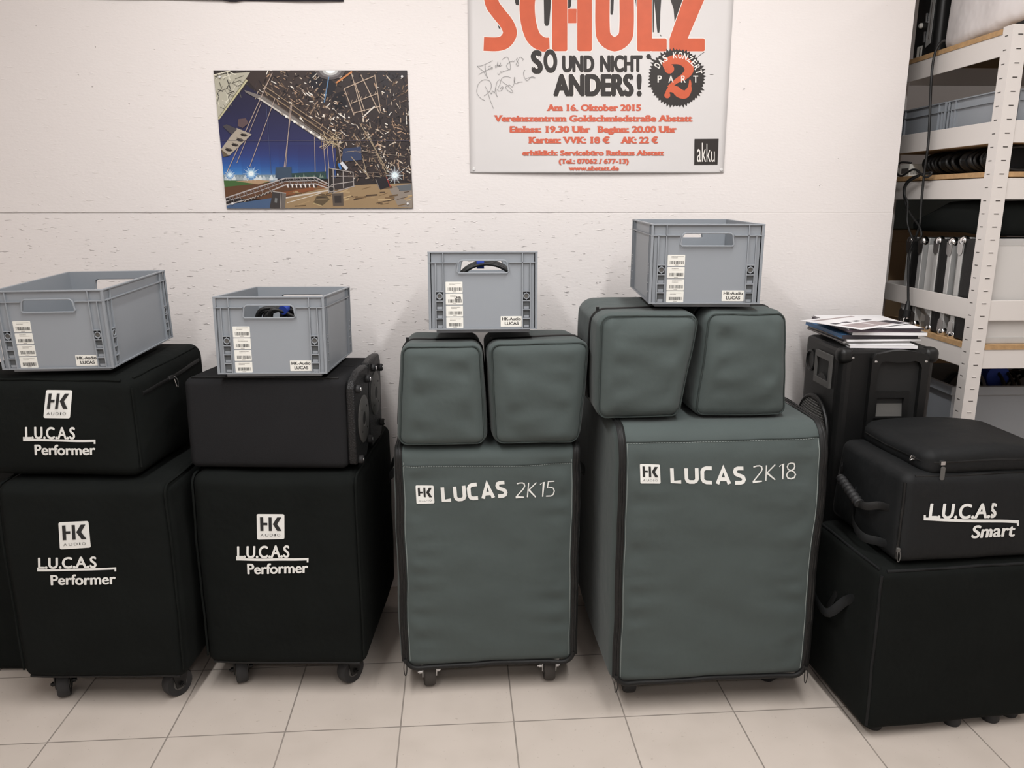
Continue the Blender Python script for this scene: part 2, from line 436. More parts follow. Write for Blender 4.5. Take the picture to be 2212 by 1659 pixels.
# ------------------------------------------------------------------ padded bags
def puffed(W, D, H, bulge=.01, amp=.003, seed=0, wr=.004, pre=None, wf=26, flat=True, side=1.0):
    """canvas stretched over a box: bulging faces, slow waves, short creases running in from the side seams"""
    def f(p):
        p = Vector(p); x, y, z = p
        a = max(-1, min(1, 2 * x / W)); b = max(-1, min(1, 2 * y / D - 1)); c = max(-1, min(1, 2 * z / H - 1))
        sa, sb, sc = 1 - a * a, 1 - b * b, 1 - c * c
        q = Vector((x + bulge * side * a ** 3 * sb * sc, y + bulge * b ** 3 * sa ** .7 * sc ** .7, z + (0 if flat else bulge * c ** 3 * sa * sb)))
        s = Vector((seed * 7.1, seed * 3.3, seed))
        q += noise.noise_vector(p * 5 + s) * amp + noise.noise_vector(p * 13 + s) * amp * .35
        if b < -.6:
            for sd in (-1, 1):
                e = W / 2 - sd * x
                q.y += wr * min(1, max(0, (e - .032) / .03)) * math.exp(-max(0, e - .05) / .05) * noise.noise(Vector((sd * 9 + seed, z * wf, x * 6))) * min(1, sc * 4)
            q.y += wr * .38 * noise.noise(Vector((x * 5 + seed, z * 11 + x * 3, seed * 2.0))) * min(1, sc * 3) * min(1, sa * 3)
        if pre: q = pre(q)
        return q
    return f
def band_path(W, D, H, r, x, start='bottom', back=.6, n=10, z0=None):
    """a line at fixed x from the bottom edge up the front, over the top edge and back"""
    z0 = r if z0 is None else z0
    pts = [(x, 0, z0 + (H - r - z0) * i / (3 * n)) for i in range(3 * n + 1)]
    pts += [(x, r - r * math.cos(R(90 * i / 6)), H - r + r * math.sin(R(90 * i / 6))) for i in range(1, 7)]
    pts += [(x, r + (D * back - r) * i / n, H) for i in range(1, n + 1)]
    return pts
def push_out(path, d):
    """move a fixed-x path outwards, away from the box, by d"""
    P = [Vector(p) for p in path]; o = []
    for i, p in enumerate(P):
        t = (P[min(i + 1, len(P) - 1)] - P[max(i - 1, 0)]).normalized()
        o.append(p + Vector((0, -t.z, t.y)) * d)
    return o
def decals(name, M, fn, items, m, parent, off=.0014):
    """flat print on the front face: items of (photo points, faces)"""
    mb = MB()
    for n, (vs, fs) in enumerate(items):
        out = []
        for v in vs:                                        # overlapping strokes lie a hair apart
            h = on_front(M, v[0], v[1]); q = fn((h.x, 0, h.z)); out.append((q.x, q.y - off - n * 1e-5 - (v[2] * 1.2e-5 if len(v) > 2 else 0), q.z))
        mb.add(out, fs, m)
    return mb.build(name, parent)
def hk_logo(M, fn, parent, quad):
    """the square maker's badge; quad = photo points top-left, top-right, bottom-right, bottom-left"""
    def B(u, v):
        a, b, c, d = quad
        return tuple((a[k] * (1 - u) + b[k] * u) * (1 - v) + (d[k] * (1 - u) + c[k] * u) * v for k in (0, 1))
    g = 6; vs = []; fs = []
    ol = rrect(0, 1, 0, 1, .06, 3)
    vs = [B(.5, .5)] + [B(*p) for p in ol]; n = len(ol)
    fs = [(0, 1 + i, 1 + (i + 1) % n) for i in range(n)]
    o = decals('badge', M, fn, [(vs, fs)], 'white_print', parent)
    it = []
    for poly in ([(.12, .12), (.235, .12), (.235, .66), (.12, .66)], [(.235, .34), (.38, .34), (.38, .435), (.235, .435)],
                 [(.43, .12), (.54, .12), (.54, .66), (.43, .66)]):
        it.append(([B(*p) for p in poly], [(0, 1, 2, 3)]))
    it.append(([B(*p) for p in ((.735, .12), (.895, .12), (.735, .39), (.575, .39), (.895, .66), (.735, .66))], [(0, 1, 2, 3), (3, 2, 4, 5)]))
    x0 = .13
    for ch in 'AUDIO':
        w = .035 if ch == 'I' else .115
        v, f = text2d(ch, (x0, .88), (x0 + w, .88), .10, -.01)
        it.append(([B(p[0], p[1]) for p in v], f)); x0 += w + .055
    decals('badge_lettering', M, fn, it, 'black_print', o, .0024)
    return o
def series_logo(M, fn, parent, L, P, bar, h1, h2, second, shear=0.0):
    """L.U.C.A.S over a line with two hooks, the second word under it"""
    it = [text2d('L.U.C.A.S', L[0], L[1], h1, .034, shear), text2d(second, P[0], P[1], h2, .032, shear)]
    (a, b) = bar; t = h1 * .2
    dx, dy = (b[0] - a[0]), (b[1] - a[1]); l = math.hypot(dx, dy); e = Vector((dx / l, dy / l)); n = Vector((-e.y, e.x))
    a = Vector(a); b = Vector(b)
    def q(p, u0, u1, v0, v1): return [tuple(p + e * u + n * v) for (u, v) in ((u0, v0), (u1, v0), (u1, v1), (u0, v1))]
    it.append(([tuple(a + (b - a) * (i / 24) + n * v) for i in range(25) for v in (0, t)], [(2 * i, 2 * i + 2, 2 * i + 3, 2 * i + 1) for i in range(24)]))
    it.append((q(a, 0, t * .75, -t * .8, 0), [(0, 1, 2, 3)])); it.append((q(b, -t * .75, 0, t, t * 1.9), [(0, 1, 2, 3)]))
    return decals('series_lettering', M, fn, it, 'white_print', parent, .0026)

def caster(parent, x, y, z_top, r=.04, mt='tyre', turn=0.0, bright=True):
    """swivel caster under a bag: bracket with two cheeks, bolt, wheel"""
    c = Matrix.Translation((x, y, 0)) @ Matrix.Rotation(turn, 4, 'Z')
    br = MB(); pm = 'steel' if bright else 'blackpaint'
    br.box(-.028, .028, -.03, .03, z_top - .006, z_top + .02, pm, c)
    for s in (-1, 1):
        pts = [(-.026, z_top), (.026, z_top), (.014, r - .012), (-.014, r - .012)]
        pts = [(a, b) for a, b in pts]
        br.prism(pts, 'x', s * .0195, s * .0225, pm, lambda q: c @ Vector(q))
        br.lathe([(.007, .0225), (.007, .031), (.004, .031), (.004, .035)], pm, 10, c @ Matrix.Translation((0, 0, r)) @ Matrix.Rotation(s * PI / 2, 4, 'Y'))
    b = br.build('caster_bracket', parent, 40)
    w = MB()
    w.lathe([(r * .55, -.016), (r * .93, -.0165), (r, -.010), (r, .010), (r * .93, .0165), (r * .55, .016)], mt, 28, c @ Matrix.Translation((0, 0, r)) @ Matrix.Rotation(PI / 2, 4, 'Y'))
    w.lathe([(r * .5, -.0172), (r * .5, .0172)], 'greydisc', 20, c @ Matrix.Translation((0, 0, r)) @ Matrix.Rotation(PI / 2, 4, 'Y'))
    w.build('caster_wheel', b, 40)

def zip_pull(parent, p, length=.03, name='zip_pull', m='blackplastic'):
    mb = MB(); x, y, z = p
    mb.box(x - .004, x + .004, y - .004, y + .003, z - .002, z + .009, m)
    mb.tube(smooth_path([(x - .003, y - .004, z), (x - .0045, y - .006, z - length * .5), (x - .002, y - .006, z - length), (x + .002, y - .006, z - length),
                         (x + .0045, y - .006, z - length * .5), (x + .003, y - .004, z)], 5), .0013, m, 6)
    return mb.build(name, parent, 40, bevel=.0005)

def W_(d): return d - CAM_D

# ---- the two black upright bags with wheels (left)
def black_trolley_bag(label, X, d, rot, seed, D=.60, pad=()):
    W, H, z0 = .478, .600, .095
    t = thing('wheeled_speaker_bag', label, 'bag', (X, W_(d), 0), (0, 0, R(rot)), 'black wheeled speaker bags on the left')
    f0 = puffed(W, D, H, .012, .004, seed, .003)
    fn = lambda p: f0(p) + Vector((0, 0, z0))
    MB().soft(W, D, H, .032, fn, 'black_cloth', (26, 14, 30)).build('cover', t, 180)
    sm = MB()
    for x in (-W / 2 + .006, W / 2 - .006):
        sm.tube([fn(q) for q in push_out(band_path(W, D, H, .032, x, n=8, back=.9), -.004)], .0035, 'black_cloth', 6)
    sm.tube([fn((-W / 2 + .02 + (W - .04) * i / 20, .009, .009)) for i in range(21)], .005, 'zip', 6)
    sm.build('seam_piping', t, 60)
    for (x, y, a) in ((-W / 2 + .075, .07, 25), (W / 2 - .065, .075, -35), (-W / 2 + .075, D - .09, 0), (W / 2 - .065, D - .09, 0)):
        caster(t, x, y, .092, .043, 'rubber', R(a), False)
    return t, fn, MW(t)

bagA, fnA, MA = black_trolley_bag('far left black cloth wheeled bag, a second lettered black bag lying on it', -1.182, 2.03, 0.0, 1)
hk_logo(MA, fnA, bagA, [(141, 1193), (205, 1190), (210, 1246), (145, 1250)])
series_logo(MA, fnA, bagA, ((99, 1291), (223, 1288)), ((126, 1326), (264, 1322)), ((97, 1293), (264, 1288)), 23, 21, 'Performer')
bagB, fnB, MBm = black_trolley_bag('black cloth wheeled bag under the loudspeaker pair in foam', -.675, 2.10, -1.0, 2, D=.55)
hk_logo(MBm, fnB, bagB, [(562, 1174), (620, 1174), (621, 1228), (564, 1229)])
series_logo(MBm, fnB, bagB, ((523, 1266), (633, 1265)), ((544, 1299), (673, 1297)), ((521, 1267), (673, 1267)), 24, 21, 'Performer')

# ---- the black bag lying on the left one
def lying_bag():
    W, D, H = .50, .46, .285
    t = thing('satellite_speaker_bag', 'black cloth bag lying on the far left wheeled bag, white lettering, grey crate on top', 'bag', (-1.272, W_(2.068), .702), (0, 0, R(-2.5)))
    def pre(q): return Vector((q.x, q.y, q.z + .02 * max(0, q.y / D) * (q.z / H)))
    fn = puffed(W, D, H, .013, .004, 3, .003, pre)
    MB().soft(W, D, H, .035, fn, 'black_cloth', (26, 20, 16)).build('cover', t, 180)
    zp = MB()
    pth = [fn((W / 2 + .001, .05 + (D - .1) * i / 24, H - .055 + .01 * i / 24)) for i in range(25)]
    zp.tube(pth, .006, 'zip', 6, ry=.002)
    zp.tube([fn((W / 2 - .012, .035 + (D - .07) * i / 24, H - .008)) for i in range(25)], .0035, 'black_cloth', 6)
    zp.tube([fn((-W / 2 + .03 + (W - .06) * i / 24, .009, H - .009)) for i in range(25)], .0035, 'black_cloth', 6)
    zp.tube([fn((W / 2 - .003, .012, .03 + (H - .06) * i / 16)) for i in range(17)], .003, 'black_cloth', 6)
    zp.build('zipper', t, 60)
    p = fn((W / 2, .2, H - .048))
    pl = MB(); pl.box(p.x - .001, p.x + .006, p.y - .012, p.y + .012, p.z - .004, p.z + .005, 'steel')
    pl.tube(smooth_path([(p.x + .006, p.y + .012, p.z), (p.x + .012, p.y + .018, p.z - .012), (p.x + .012, p.y + .019, p.z - .03), (p.x + .012, p.y + .012, p.z - .03), (p.x + .008, p.y + .008, p.z - .006)], 5), .0014, 'steel', 6)
    pl.build('zip_pull', t, 40)
    return t, fn, MW(t)
bagA2, fnA2, MA2 = lying_bag()
hk_logo(MA2, fnA2, bagA2, [(103, 842), (160, 842), (159, 901), (102, 901)])
series_logo(MA2, fnA2, bagA2, ((63, 945), (171, 944)), ((82, 980), (214, 979)), ((58, 945), (214, 946)), 25, 22, 'Performer')

# ---- black bag glimpsed behind the far left one
def far_left_bag():
    W, D, H = .46, .5, .62
    t = thing('padded_bag', 'black cloth bag at the left edge, half hidden behind the far left wheeled bag', 'bag', (-1.70, W_(2.215), 0), (0, 0, 0))
    fn = puffed(W, D, H, .012, .004, 9, .003)
    MB().soft(W, D, H, .03, fn, 'black_cloth', (12, 10, 14)).build('cover', t, 180)
    MB().tube([fn((W / 2 - .01, .006, .03 + (H - .06) * i / 16)) for i in range(17)], .004, 'zip', 6).build('seam_piping', t, 60)
far_left_bag()

# ---- loudspeaker pair with foam cover and bevelled end plates
def speaker_pair():
    W, D, H = .455, .385, .262
    t = thing('satellite_speaker_pair', 'pair of black loudspeakers wrapped in foam, bare end plates, left of the grey green bags', 'loudspeaker', (-.693, W_(2.128), .706), (R(-2.0), 0, R(-1.5)))
    def pre(q): return q
    fn = puffed(W, D, H, .006, .0015, 4, .001)
    MB().soft(W, D, H, .022, fn, 'black_foam', (20, 14, 12)).build('foam_cover', t, 180)
    sm = MB()
    sm.tube([fn((-W / 2 + .02 + (W - .04) * i / 24, .012, H + .0005)) for i in range(25)], .002, 'zip', 6)
    sm.tube([fn((-W / 2 + .02 + (W - .04) * i / 24, .205, H + .0005)) for i in range(25)], .003, 'zip', 6)
    sm.build('seam', t, 60)
    for s in (1,):
        for k, (y0, y1, xx) in enumerate(((.004, .192, 0), (.196, .388, 0))):
            x0 = W / 2 + .001; x1 = x0 + .024
            if k == 0: ol = [(y0 + .004, .012), (y0, .03), (y0, H - .028), (y0 + .012, H - .008), (y0 + .08, H + .008), (y1 - .012, H + .010), (y1 + .002, H - .004), (y1, .05), (y1 - .05, .004)]
            else: ol = [(y0 + .03, .006), (y0, .03), (y0, H - .02), (y0 + .012, H + .010), (y0 + .11, H + .018), (y1 - .02, H + .016), (y1, H - .01), (y1, .03), (y1 - .02, .006)]
            mb = MB(); mb.prism(ol, 'x', x0, x1, 'hammer')
            pl = mb.build('end_plate', t, 20, bevel=.005)
            yc, zc = (y0 + y1) / 2 + (.012 if k == 0 else 0), H * .47 + (.05 if k else 0)
            if k: zc = H * .62
            dm = MB(); Q = Matrix.Translation((x1 - .002, yc, zc)) @ Matrix.Rotation(PI / 2, 4, 'Y')
            dm.lathe([(.070, 0), (.070, .004), (.067, .0055), (.021, .0055), (.019, .003), (.019, .003)], 'greydisc', 32, Q)
            dm.lathe([(.0185, 0), (.0185, .0045), (.010, .0045)], 'black_print', 20, Q)
            for a in range(4):
                dm.lathe([(.003, .005), (.003, .0065)], 'black_print', 8, Q @ Matrix.Rotation(R(45 + 90 * a), 4, 'Z') @ Matrix.Translation((.046, 0, 0)))
            dm.build('pole_socket', pl, 40)
            pins = ((y0 + .03, H - .035), (y0 + .035, .02), (y1 - .025, H - .03), (y1 - .02, .045)) if k == 0 else ((y0 + .06, H - .012), (y1 - .022, H - .03), (y1 - .022, .05))
            for (yy, zz) in pins:
                st = MB(); st.lathe([(.012, 0), (.012, .010), (.009, .013), (.004, .013)], 'rubber', 16, Matrix.Translation((x1 - .001, yy, zz)) @ Matrix.Rotation(PI / 2, 4, 'Y'))
                st.lathe([(.006, .0125), (.006, .0145), (.003, .0145)], 'chrome', 12, Matrix.Translation((x1 - .001, yy, zz)) @ Matrix.Rotation(PI / 2, 4, 'Y'))
                st.build('stacking_foot', pl, 40)
    return t
speaker_pair()

# ---- the two grey-green upright bags
def green_trolley_bag(label, W, D, H, z0, X, d, rot, seed, slope=0.0):
    t = thing('wheeled_subwoofer_bag', label, 'bag', (X, W_(d), 0), (0, 0, R(rot)), 'grey green wheeled bags')
    r = .034
    def pre(q):
        # the top front edge leans back a little
        k = max(0, (q.z - (H - .10)) / .10)
        return Vector((q.x, q.y + slope * k * k * max(0, 1 - q.y / .25), q.z))
    f0 = puffed(W, D, H, .011, .0045, seed, .013, pre)
    fn = lambda p: f0(p) + Vector((0, 0, z0))
    MB().soft(W, D, H, r, fn, 'green', (44, 16, 60)).build('cover', t, 180)
    pw = W / 2 - .026                                   # half width of the front panel
    for s in (-1, 1):
        zz = MB(); base = band_path(W, D, H, r, s * (pw + .011), n=16, back=.75, z0=.03)
        zz.tube([fn(q) for q in push_out(base, .002)], .0105, 'zip', 8, up=(1, 0, 0), ry=.0035)
        for dx in (-.0035, .0035):
            zz.tube([fn(Vector(q) + Vector((dx, 0, 0))) for q in push_out(base, .0048)], .0022, 'blackplastic', 6)
        zz.build('zipper', t, 60)
    bp = MB()
    arc = [(-pw - .010 + .034 * (1 - math.cos(R(90 * i / 6))), -.0015, .040 - .034 * math.sin(R(90 * i / 6))) for i in range(7)]
    bpts = arc + [(arc[-1][0] + (-2 * arc[-1][0]) * i / 30, -.0015 + .006 * min(1, i / 3, (30 - i) / 3), .006) for i in range(1, 30)] + [(-x, y, z) for x, y, z in reversed(arc)]
    bp.tube([fn(q) for q in bpts], .0075, 'zip', 8)
    bp.build('bottom_piping', t, 60)
    st = MB()
    zs = H - .052 if slope == 0 else H - .040
    for i in range(70):
        x = -pw + .004 + (2 * pw - .008) * i / 70
        st.tube([fn((x, -.0008, zs)), fn((x + (2 * pw) / 70 * .62, -.0008, zs))], .0008, 'thread', 4)
    for s in (-1, 1):
        st.tube([fn((s * (pw - .003), -.0006, .03 + (H - .07) * i / 50)) for i in range(51)], .0011, 'thread', 4)
    st.build('stitching', t)
    MB().tube([fn((-pw + 2 * pw * i / 40, -.0008, zs + .003)) for i in range(41)], .0022, 'seam', 6, ry=.001).build('panel_seam', t, 60)
    for s in (-1, 1):
        q = fn((s * (pw + .011), -.007, .03))
        if s < 0 or slope: zip_pull(t, (q.x, q.y, q.z), .04)
    return t, fn, MW(t)
bagC, fnC, MC = green_trolley_bag('narrower grey green wheeled bag in the middle, its two metal casters in view', .535, .55, .688, .085, -.066, 2.118, 4.6, 11)
for (x, y, a) in ((-.185, .055, 8), (.185, .055, 0), (-.185, .47, 0), (.185, .47, 0)): caster(bagC, x, y, .082, .043, 'tyre', R(a), True)
hk_logo(MC, fnC, bagC, [(900, 1110), (938, 1109), (940, 1146), (902, 1148)])
PEN = {'L': (.55, [[(0, 1), (0, 0), (.55, 0)]]), 'U': (.66, [[(0, 1), (0, .22), (.07, .07), (.2, 0), (.46, 0), (.59, .07), (.66, .22), (.66, 1)]]),
       'C': (.58, [[(.58, 1), (.24, 1), (.08, .93), (0, .76), (0, .24), (.08, .07), (.24, 0), (.58, 0)]]), 'A': (.72, [[(0, -.08), (.36, 1.0), (.72, -.08)], [(.13, .26), (.59, .26)]]),
       'S': (.56, [[(.54, 1), (.2, 1), (.06, .94), (.01, .78), (.06, .62), (.2, .54), (.38, .47), (.52, .38), (.56, .22), (.5, .06), (.36, 0), (0, 0)]]),
       '2': (.56, [[(.0, .94), (.2, 1), (.38, 1), (.5, .93), (.54, .78), (.48, .6), (.02, .02), (.0, 0), (.56, 0)]]), 'K': (.58, [[(0, 0), (0, 1)], [(.54, 1), (.08, .52), (.08, .48), (.58, 0)]]),
       '1': (.24, [[(0, .84), (.24, 1), (.24, 0)]]), '5': (.54, [[(.5, 1), (.08, 1), (.05, .57), (.32, .58), (.47, .51), (.54, .32), (.49, .09), (.34, 0), (0, .02)]]),
       '8': (.56, [[(.28, 1), (.1, .95), (.04, .78), (.1, .6), (.28, .53), (.46, .44), (.56, .25), (.48, .06), (.28, 0), (.08, .06), (0, .25), (.1, .44), (.28, .53), (.46, .6), (.52, .78), (.46, .95), (.28, 1)]])}
def pen_text(text, p0, p1, h, w, gap, shear=0.0):
    """monoline capitals between baseline points p0 and p1 (photo pixels); h cap height, w pen width as part of h"""
    L = math.hypot(p1[0] - p0[0], p1[1] - p0[1]); e = ((p1[0] - p0[0]) / L, (p1[1] - p0[1]) / L)
    wid = sum(PEN[c][0] for c in text) + (gap + w) * (len(text) - 1) + w + shear; k = L / wid; x = w / 2; it = []
    for c in text:
        for line in PEN[c][1]:
            pts = [(x + a + shear * b, w / 2 + b * (1 - w)) for a, b in line]
            it.append(stroke2d([(p0[0] + e[0] * a * k + e[1] * b * h, p0[1] + e[1] * a * k - e[0] * b * h) for a, b in pts], w * h))
        x += PEN[c][0] + gap + w
    return it
def lucas(M, fn, parent, a, b, h, c, d_, h2, num):
    decals('model_lettering', M, fn, pen_text('LUCAS', a, b, h, .21, .13), 'white_print', parent)
    decals('number_lettering', M, fn, pen_text(num, c, d_, h2, .075, .16, .1), 'white_print', parent)
lucas(MC, fnC, bagC, (956, 1144), (1094, 1131), 36, (1110, 1132), (1199, 1129), 33, '2K15')
bagD, fnD, MD = green_trolley_bag('wider grey green wheeled bag, under the right pair of padded cases', .590, .70, .765, .092, .575, 2.030, 4.6, 12, slope=.030)
for (x, y, a) in ((-.215, .11, 0), (.225, .13, 30), (-.215, .6, 0), (.215, .6, 0)): caster(bagD, x, y, .089, .043, 'rubber', R(a), False)
hk_logo(MD, fnD, bagD, [(1379, 1072), (1421, 1072), (1421, 1112), (1379, 1112)])
lucas(MD, fnD, bagD, (1443, 1112), (1603, 1111), 37, (1617, 1107), (1717, 1101), 35, '2K18')
def grab_strap(parent, fn, x, y0, y1, z, sgn):
    a = fn((x, y0, z)); b = fn((x, y1, z)); c = (a + b) / 2
    mb = MB(); mb.tube(smooth_path([a, (c.x + sgn * .02, a.y * .7 + c.y * .3, a.z - .025), (c.x + sgn * .026, c.y, a.z - .05), (c.x + sgn * .02, b.y * .7 + c.y * .3, b.z - .025), b], 6), .012, 'zip', 8, up=(0, 0, 1), ry=.0025)
    mb.build('side_strap', parent, 60)
grab_strap(bagC, fnC, .2685, .08, .26, .60, 1)
grab_strap(bagC, fnC, -.2685, .20, .34, .56, -1)

# ---- pairs of padded cases lying on the grey-green bags
def padded_case(label, X, d, z, W, D, H, rot, seed, tl=0., tr=0., bl=0., br=0., lean=0., zipline=True, r=.034, drop=0.):
    """upright padded satellite case; tl/tr/bl/br move the outline's corners sideways"""
    t = thing('padded_speaker_case', label, 'speaker case', (X, W_(d), z), (0, 0, R(rot)), 'padded cases on the grey green bags')
    def pre(q):
        v = max(0, min(1, q.z / H)); u = max(0, min(1, q.x / W + .5))
        l = bl * (1 - v) + tl * v; rr = br * (1 - v) + tr * v
        return Vector((q.x + l * (1 - u) + rr * u, q.y + lean * v * max(0, 1 - q.y / D), q.z - drop * v * max(0, q.y / D)))
    fn = puffed(W, D, H, .013, .0045, seed, .014, pre, 22, side=.4)
    MB().soft(W, D, H, r, fn, 'green', (26, 16, 28)).build('cover', t, 180)
    # seam round the front panel
    sm = MB(); i0 = .012
    ring = [fn((x, .011, zz)) for (x, zz) in rrect(-W / 2 + i0, W / 2 - i0, i0, H - i0, r * .8, 5)]
    dens = []
    ol = rrect(-W / 2 + .0085, W / 2 - .0085, .0085, H - .0085, r * .62, 5)
    for a, b in zip(ol, ol[1:] + ol[:1]):
        L = math.hypot(b[0] - a[0], b[1] - a[1]); n = max(1, int(L / .012))
        dens += [fn((a[0] + (b[0] - a[0]) * k / n, .0085, a[1] + (b[1] - a[1]) * k / n)) for k in range(n)]
    sm.tube(dens, .0022, 'seam', 6, closed=True); sm.build('panel_seam', t, 60)
    if zipline:
        yz = .115
        path = [fn((-W / 2, yz, .04 + (H - .08) * i / 14)) for i in range(15)]
        path += [fn((-W / 2 + r - r * math.cos(R(15 * i)), yz, H - r + r * math.sin(R(15 * i)))) for i in range(1, 7)]
        path += [fn((-W / 2 + r + (W - 2 * r) * i / 14, yz, H)) for i in range(1, 15)]
        path += [fn((W / 2 - r + r * math.sin(R(15 * i)), yz, H - r + r * math.cos(R(15 * i)))) for i in range(1, 7)]
        path += [fn((W / 2, yz, H - .04 - (H - .08) * i / 14)) for i in range(1, 14)]
        z_ = MB(); z_.tube(path, .010, 'zip', 6, up=(0, 1, 0), ry=.0042); z_.build('zipper', t, 60)
        q = path[18]; zip_pull(t, (q.x - .004, q.y, q.z + .002), .02)
    return t, fn
padded_case('left of the two padded grey green cases on the middle bag', -.197, 2.105, .777, .252, .35, .296, 4, 21, drop=.024, tl=.02, tr=-.010, br=.004)
padded_case('right of the two padded grey green cases on the middle bag', .076, 2.122, .777, .252, .35, .300, 5, 22, drop=.024, tl=-.014, tr=.018, bl=-.004, br=-.008)
padded_case('left padded grey green case on the wider bag, rounded top corners', .362, 2.085, .862, .254, .37, .296, 4, 23, tl=-.006, tr=.022, br=-.022, bl=-.004, r=.04)
padded_case('right padded grey green case on the wider bag, narrower towards its top', .632, 2.112, .862, .254, .38, .300, 4, 24, tl=.022, tr=-.012, bl=-.002, br=.016)

# ------------------------------------------------------------------ grey stacking crates
def crate_body(w, dp, h, hole=True, pockets=True):
    """stacking box with x centred, y 0..dp; rim, belt rib, corner ribs, pockets, recessed foot"""
    mb = MB(); z0 = .010; t = .0025; I = .0065; H = h - z0
    zb = h - .030                                        # belt rib
    hx, hz0, hz1 = w * .225, h - .058, h - .0235
    hole_l = [(-hx - .004, hz0 + .006), (-hx, hz0)][::-1]
    hl = []
    for (cx, cz, r, a0) in ((hx - .012, hz1 - .012, .012, 0), (-hx + .012, hz1 - .012, .012, 90)):
        for k in range(7): a = R(a0 + 15 * k); hl.append((cx + r * math.cos(a), cz + r * math.sin(a) - (.0015 if False else 0)))
    hl += [(-hx - .003, hz0 + .004), (-hx + .001, hz0), (hx - .001, hz0), (hx + .003, hz0 + .004)]
    outer = [(-w / 2 + I, z0), (w / 2 - I, z0), (w / 2 - I, h - .001), (-w / 2 + I, h - .001)]
    for (ya, yb) in ((I, I + t), (dp - I - t, dp - I)):
        if hole: plate_with_hole(mb, outer, [hl], ya, yb, 'crate')
        else: mb.box(-w / 2 + I, w / 2 - I, ya, yb, z0, h - .001, 'crate')
    for s in (-1, 1):
        xa, xb = sorted((s * (w / 2 - I), s * (w / 2 - I - t)))
        mb.box(xa, xb, I, dp - I, z0, h - .001, 'crate')
    mb.box(-w / 2 + I, w / 2 - I, I, dp - I, z0, z0 + .003, 'crate')
    # foot recess
    mb.box(-w / 2 + .02, w / 2 - .02, .02, dp - .02, 0, z0, 'crate')
    # bottom flange
    fl = .0012
    mb.box(-w / 2 + fl, w / 2 - fl, fl, .006, z0, z0 + .0035, 'crate'); mb.box(-w / 2 + fl, w / 2 - fl, dp - .006, dp - fl, z0, z0 + .0035, 'crate')
    mb.box(-w / 2 + fl, -w / 2 + .006, .006, dp - .006, z0, z0 + .0035, 'crate'); mb.box(w / 2 - .006, w / 2 - fl, .006, dp - .006, z0, z0 + .0035, 'crate')
    def side(P, L, hole_here):
        """ribs of one wall: P(a, out0, out1, z0, z1, a1, m) in the wall's own frame, a runs 0..L"""
        if hole_here:
            P(0, L / 2 - hx - .004, zb - .0012, zb + .0012, 'crate'); P(L / 2 + hx + .004, L, zb - .0012, zb + .0012, 'crate')
        else: P(0, L, zb - .0012, zb + .0012, 'crate')
        for a in (.0415, L - .0415): P(a - .0012, a + .0012, z0, h - .002, 'crate')
        for a in (.0205, L - .0205): P(a - .0012, a + .0012, z0, zb, 'crate')
        for a in (.001, L - .0035): P(a, a + .0025, z0, h - .002, 'crate')
        if pockets:
            for s in (0, 1):
                a0, a1 = (.0217, .0403) if s == 0 else (L - .0403, L - .0217)
                zt = h - .108
                P(a0, a1, z0 + .003, zt - .026, 'pocket', .0006); P(a0, a1, zt - .026, zt, 'crate_dark', .0006)
                zz = [zt, zt - .026, zt - .0505, zt - .0745]
                for z in zz: P(a0, a1, z - .0013, z + .0013, 'crate')
                P((a0 + a1) / 2 - .0009, (a0 + a1) / 2 + .0009, zt - .026, zt - .0215, 'crate'); P((a0 + a1) / 2 - .0009, (a0 + a1) / 2 + .0009, zt - .0045, zt, 'crate')
                side.rings.append(((a0 + a1) / 2, zt - .013))
                for z, zl in zip(zz[1:], zz[2:] + [z0 + .003]):
                    P(a0 + .002, a1 - .002, zl + .002, zl + .009, 'crate', .0022)
    side.rings = []
    def Pf(a0, a1, za, zb_, m, out=.0062): mb.box(-w / 2 + a0, -w / 2 + a1, I - out, I + .0005, za, zb_, m)
    def Pb(a0, a1, za, zb_, m, out=.0062): mb.box(-w / 2 + a0, -w / 2 + a1, dp - I - .0005, dp - I + out, za, zb_, m)
    def Pl(a0, a1, za, zb_, m, out=.0062): mb.box(-w / 2 + I - out, -w / 2 + I + .0005, a0, a1, za, zb_, m)
    def Pr(a0, a1, za, zb_, m, out=.0062): mb.box(w / 2 - I - .0005, w / 2 - I + out, a0, a1, za, zb_, m)
    def ringtube(c, ax):
        a, z = c; pts = []
        for k in range(20):
            an = 2 * PI * k / 20; da, dz = .0075 * math.cos(an), .0075 * math.sin(an)
            pts.append({'f': (-w / 2 + a + da, .0015, z + dz), 'b': (-w / 2 + a + da, dp - .0015, z + dz), 'l': (-w / 2 + .0015, a + da, z + dz), 'r': (w / 2 - .0015, a + da, z + dz)}[ax])
        mb.tube(pts, .0014, 'crate', 6, closed=True)
        cap = [(p) for p in pts]
        # inside of the ring is grey plastic again
        c3 = tuple(sum(p[i] for p in pts) / 20 for i in range(3))
        off = {'f': (0, .0015, 0), 'b': (0, -.0015, 0), 'l': (.0015, 0, 0), 'r': (-.0015, 0, 0)}[ax]
        mb.add([tuple(c3[i] + off[i] for i in range(3))] + [tuple(p[i] + off[i] for i in range(3)) for p in pts], [(0, 1 + k, 1 + (k + 1) % 20) for k in range(20)], 'greydisc')
    for P, L, hh, ax in ((Pf, w, hole, 'f'), (Pb, w, hole, 'b'), (Pl, dp, False, 'l'), (Pr, dp, False, 'r')):
        side.rings = []; side(P, L, hh)
        for c in side.rings: ringtube(c, ax)
    rim = MB()
    def rbox(x0, x1, y0, y1): rim.box(x0, x1, y0, y1, h - .0035, h, 'crate')
    rbox(-w / 2, w / 2, 0, .0075); rbox(-w / 2, w / 2, dp - .0075, dp); rbox(-w / 2, -w / 2 + .0075, .0075, dp - .0075); rbox(w / 2 - .0075, w / 2, .0075, dp - .0075)
    grips = []
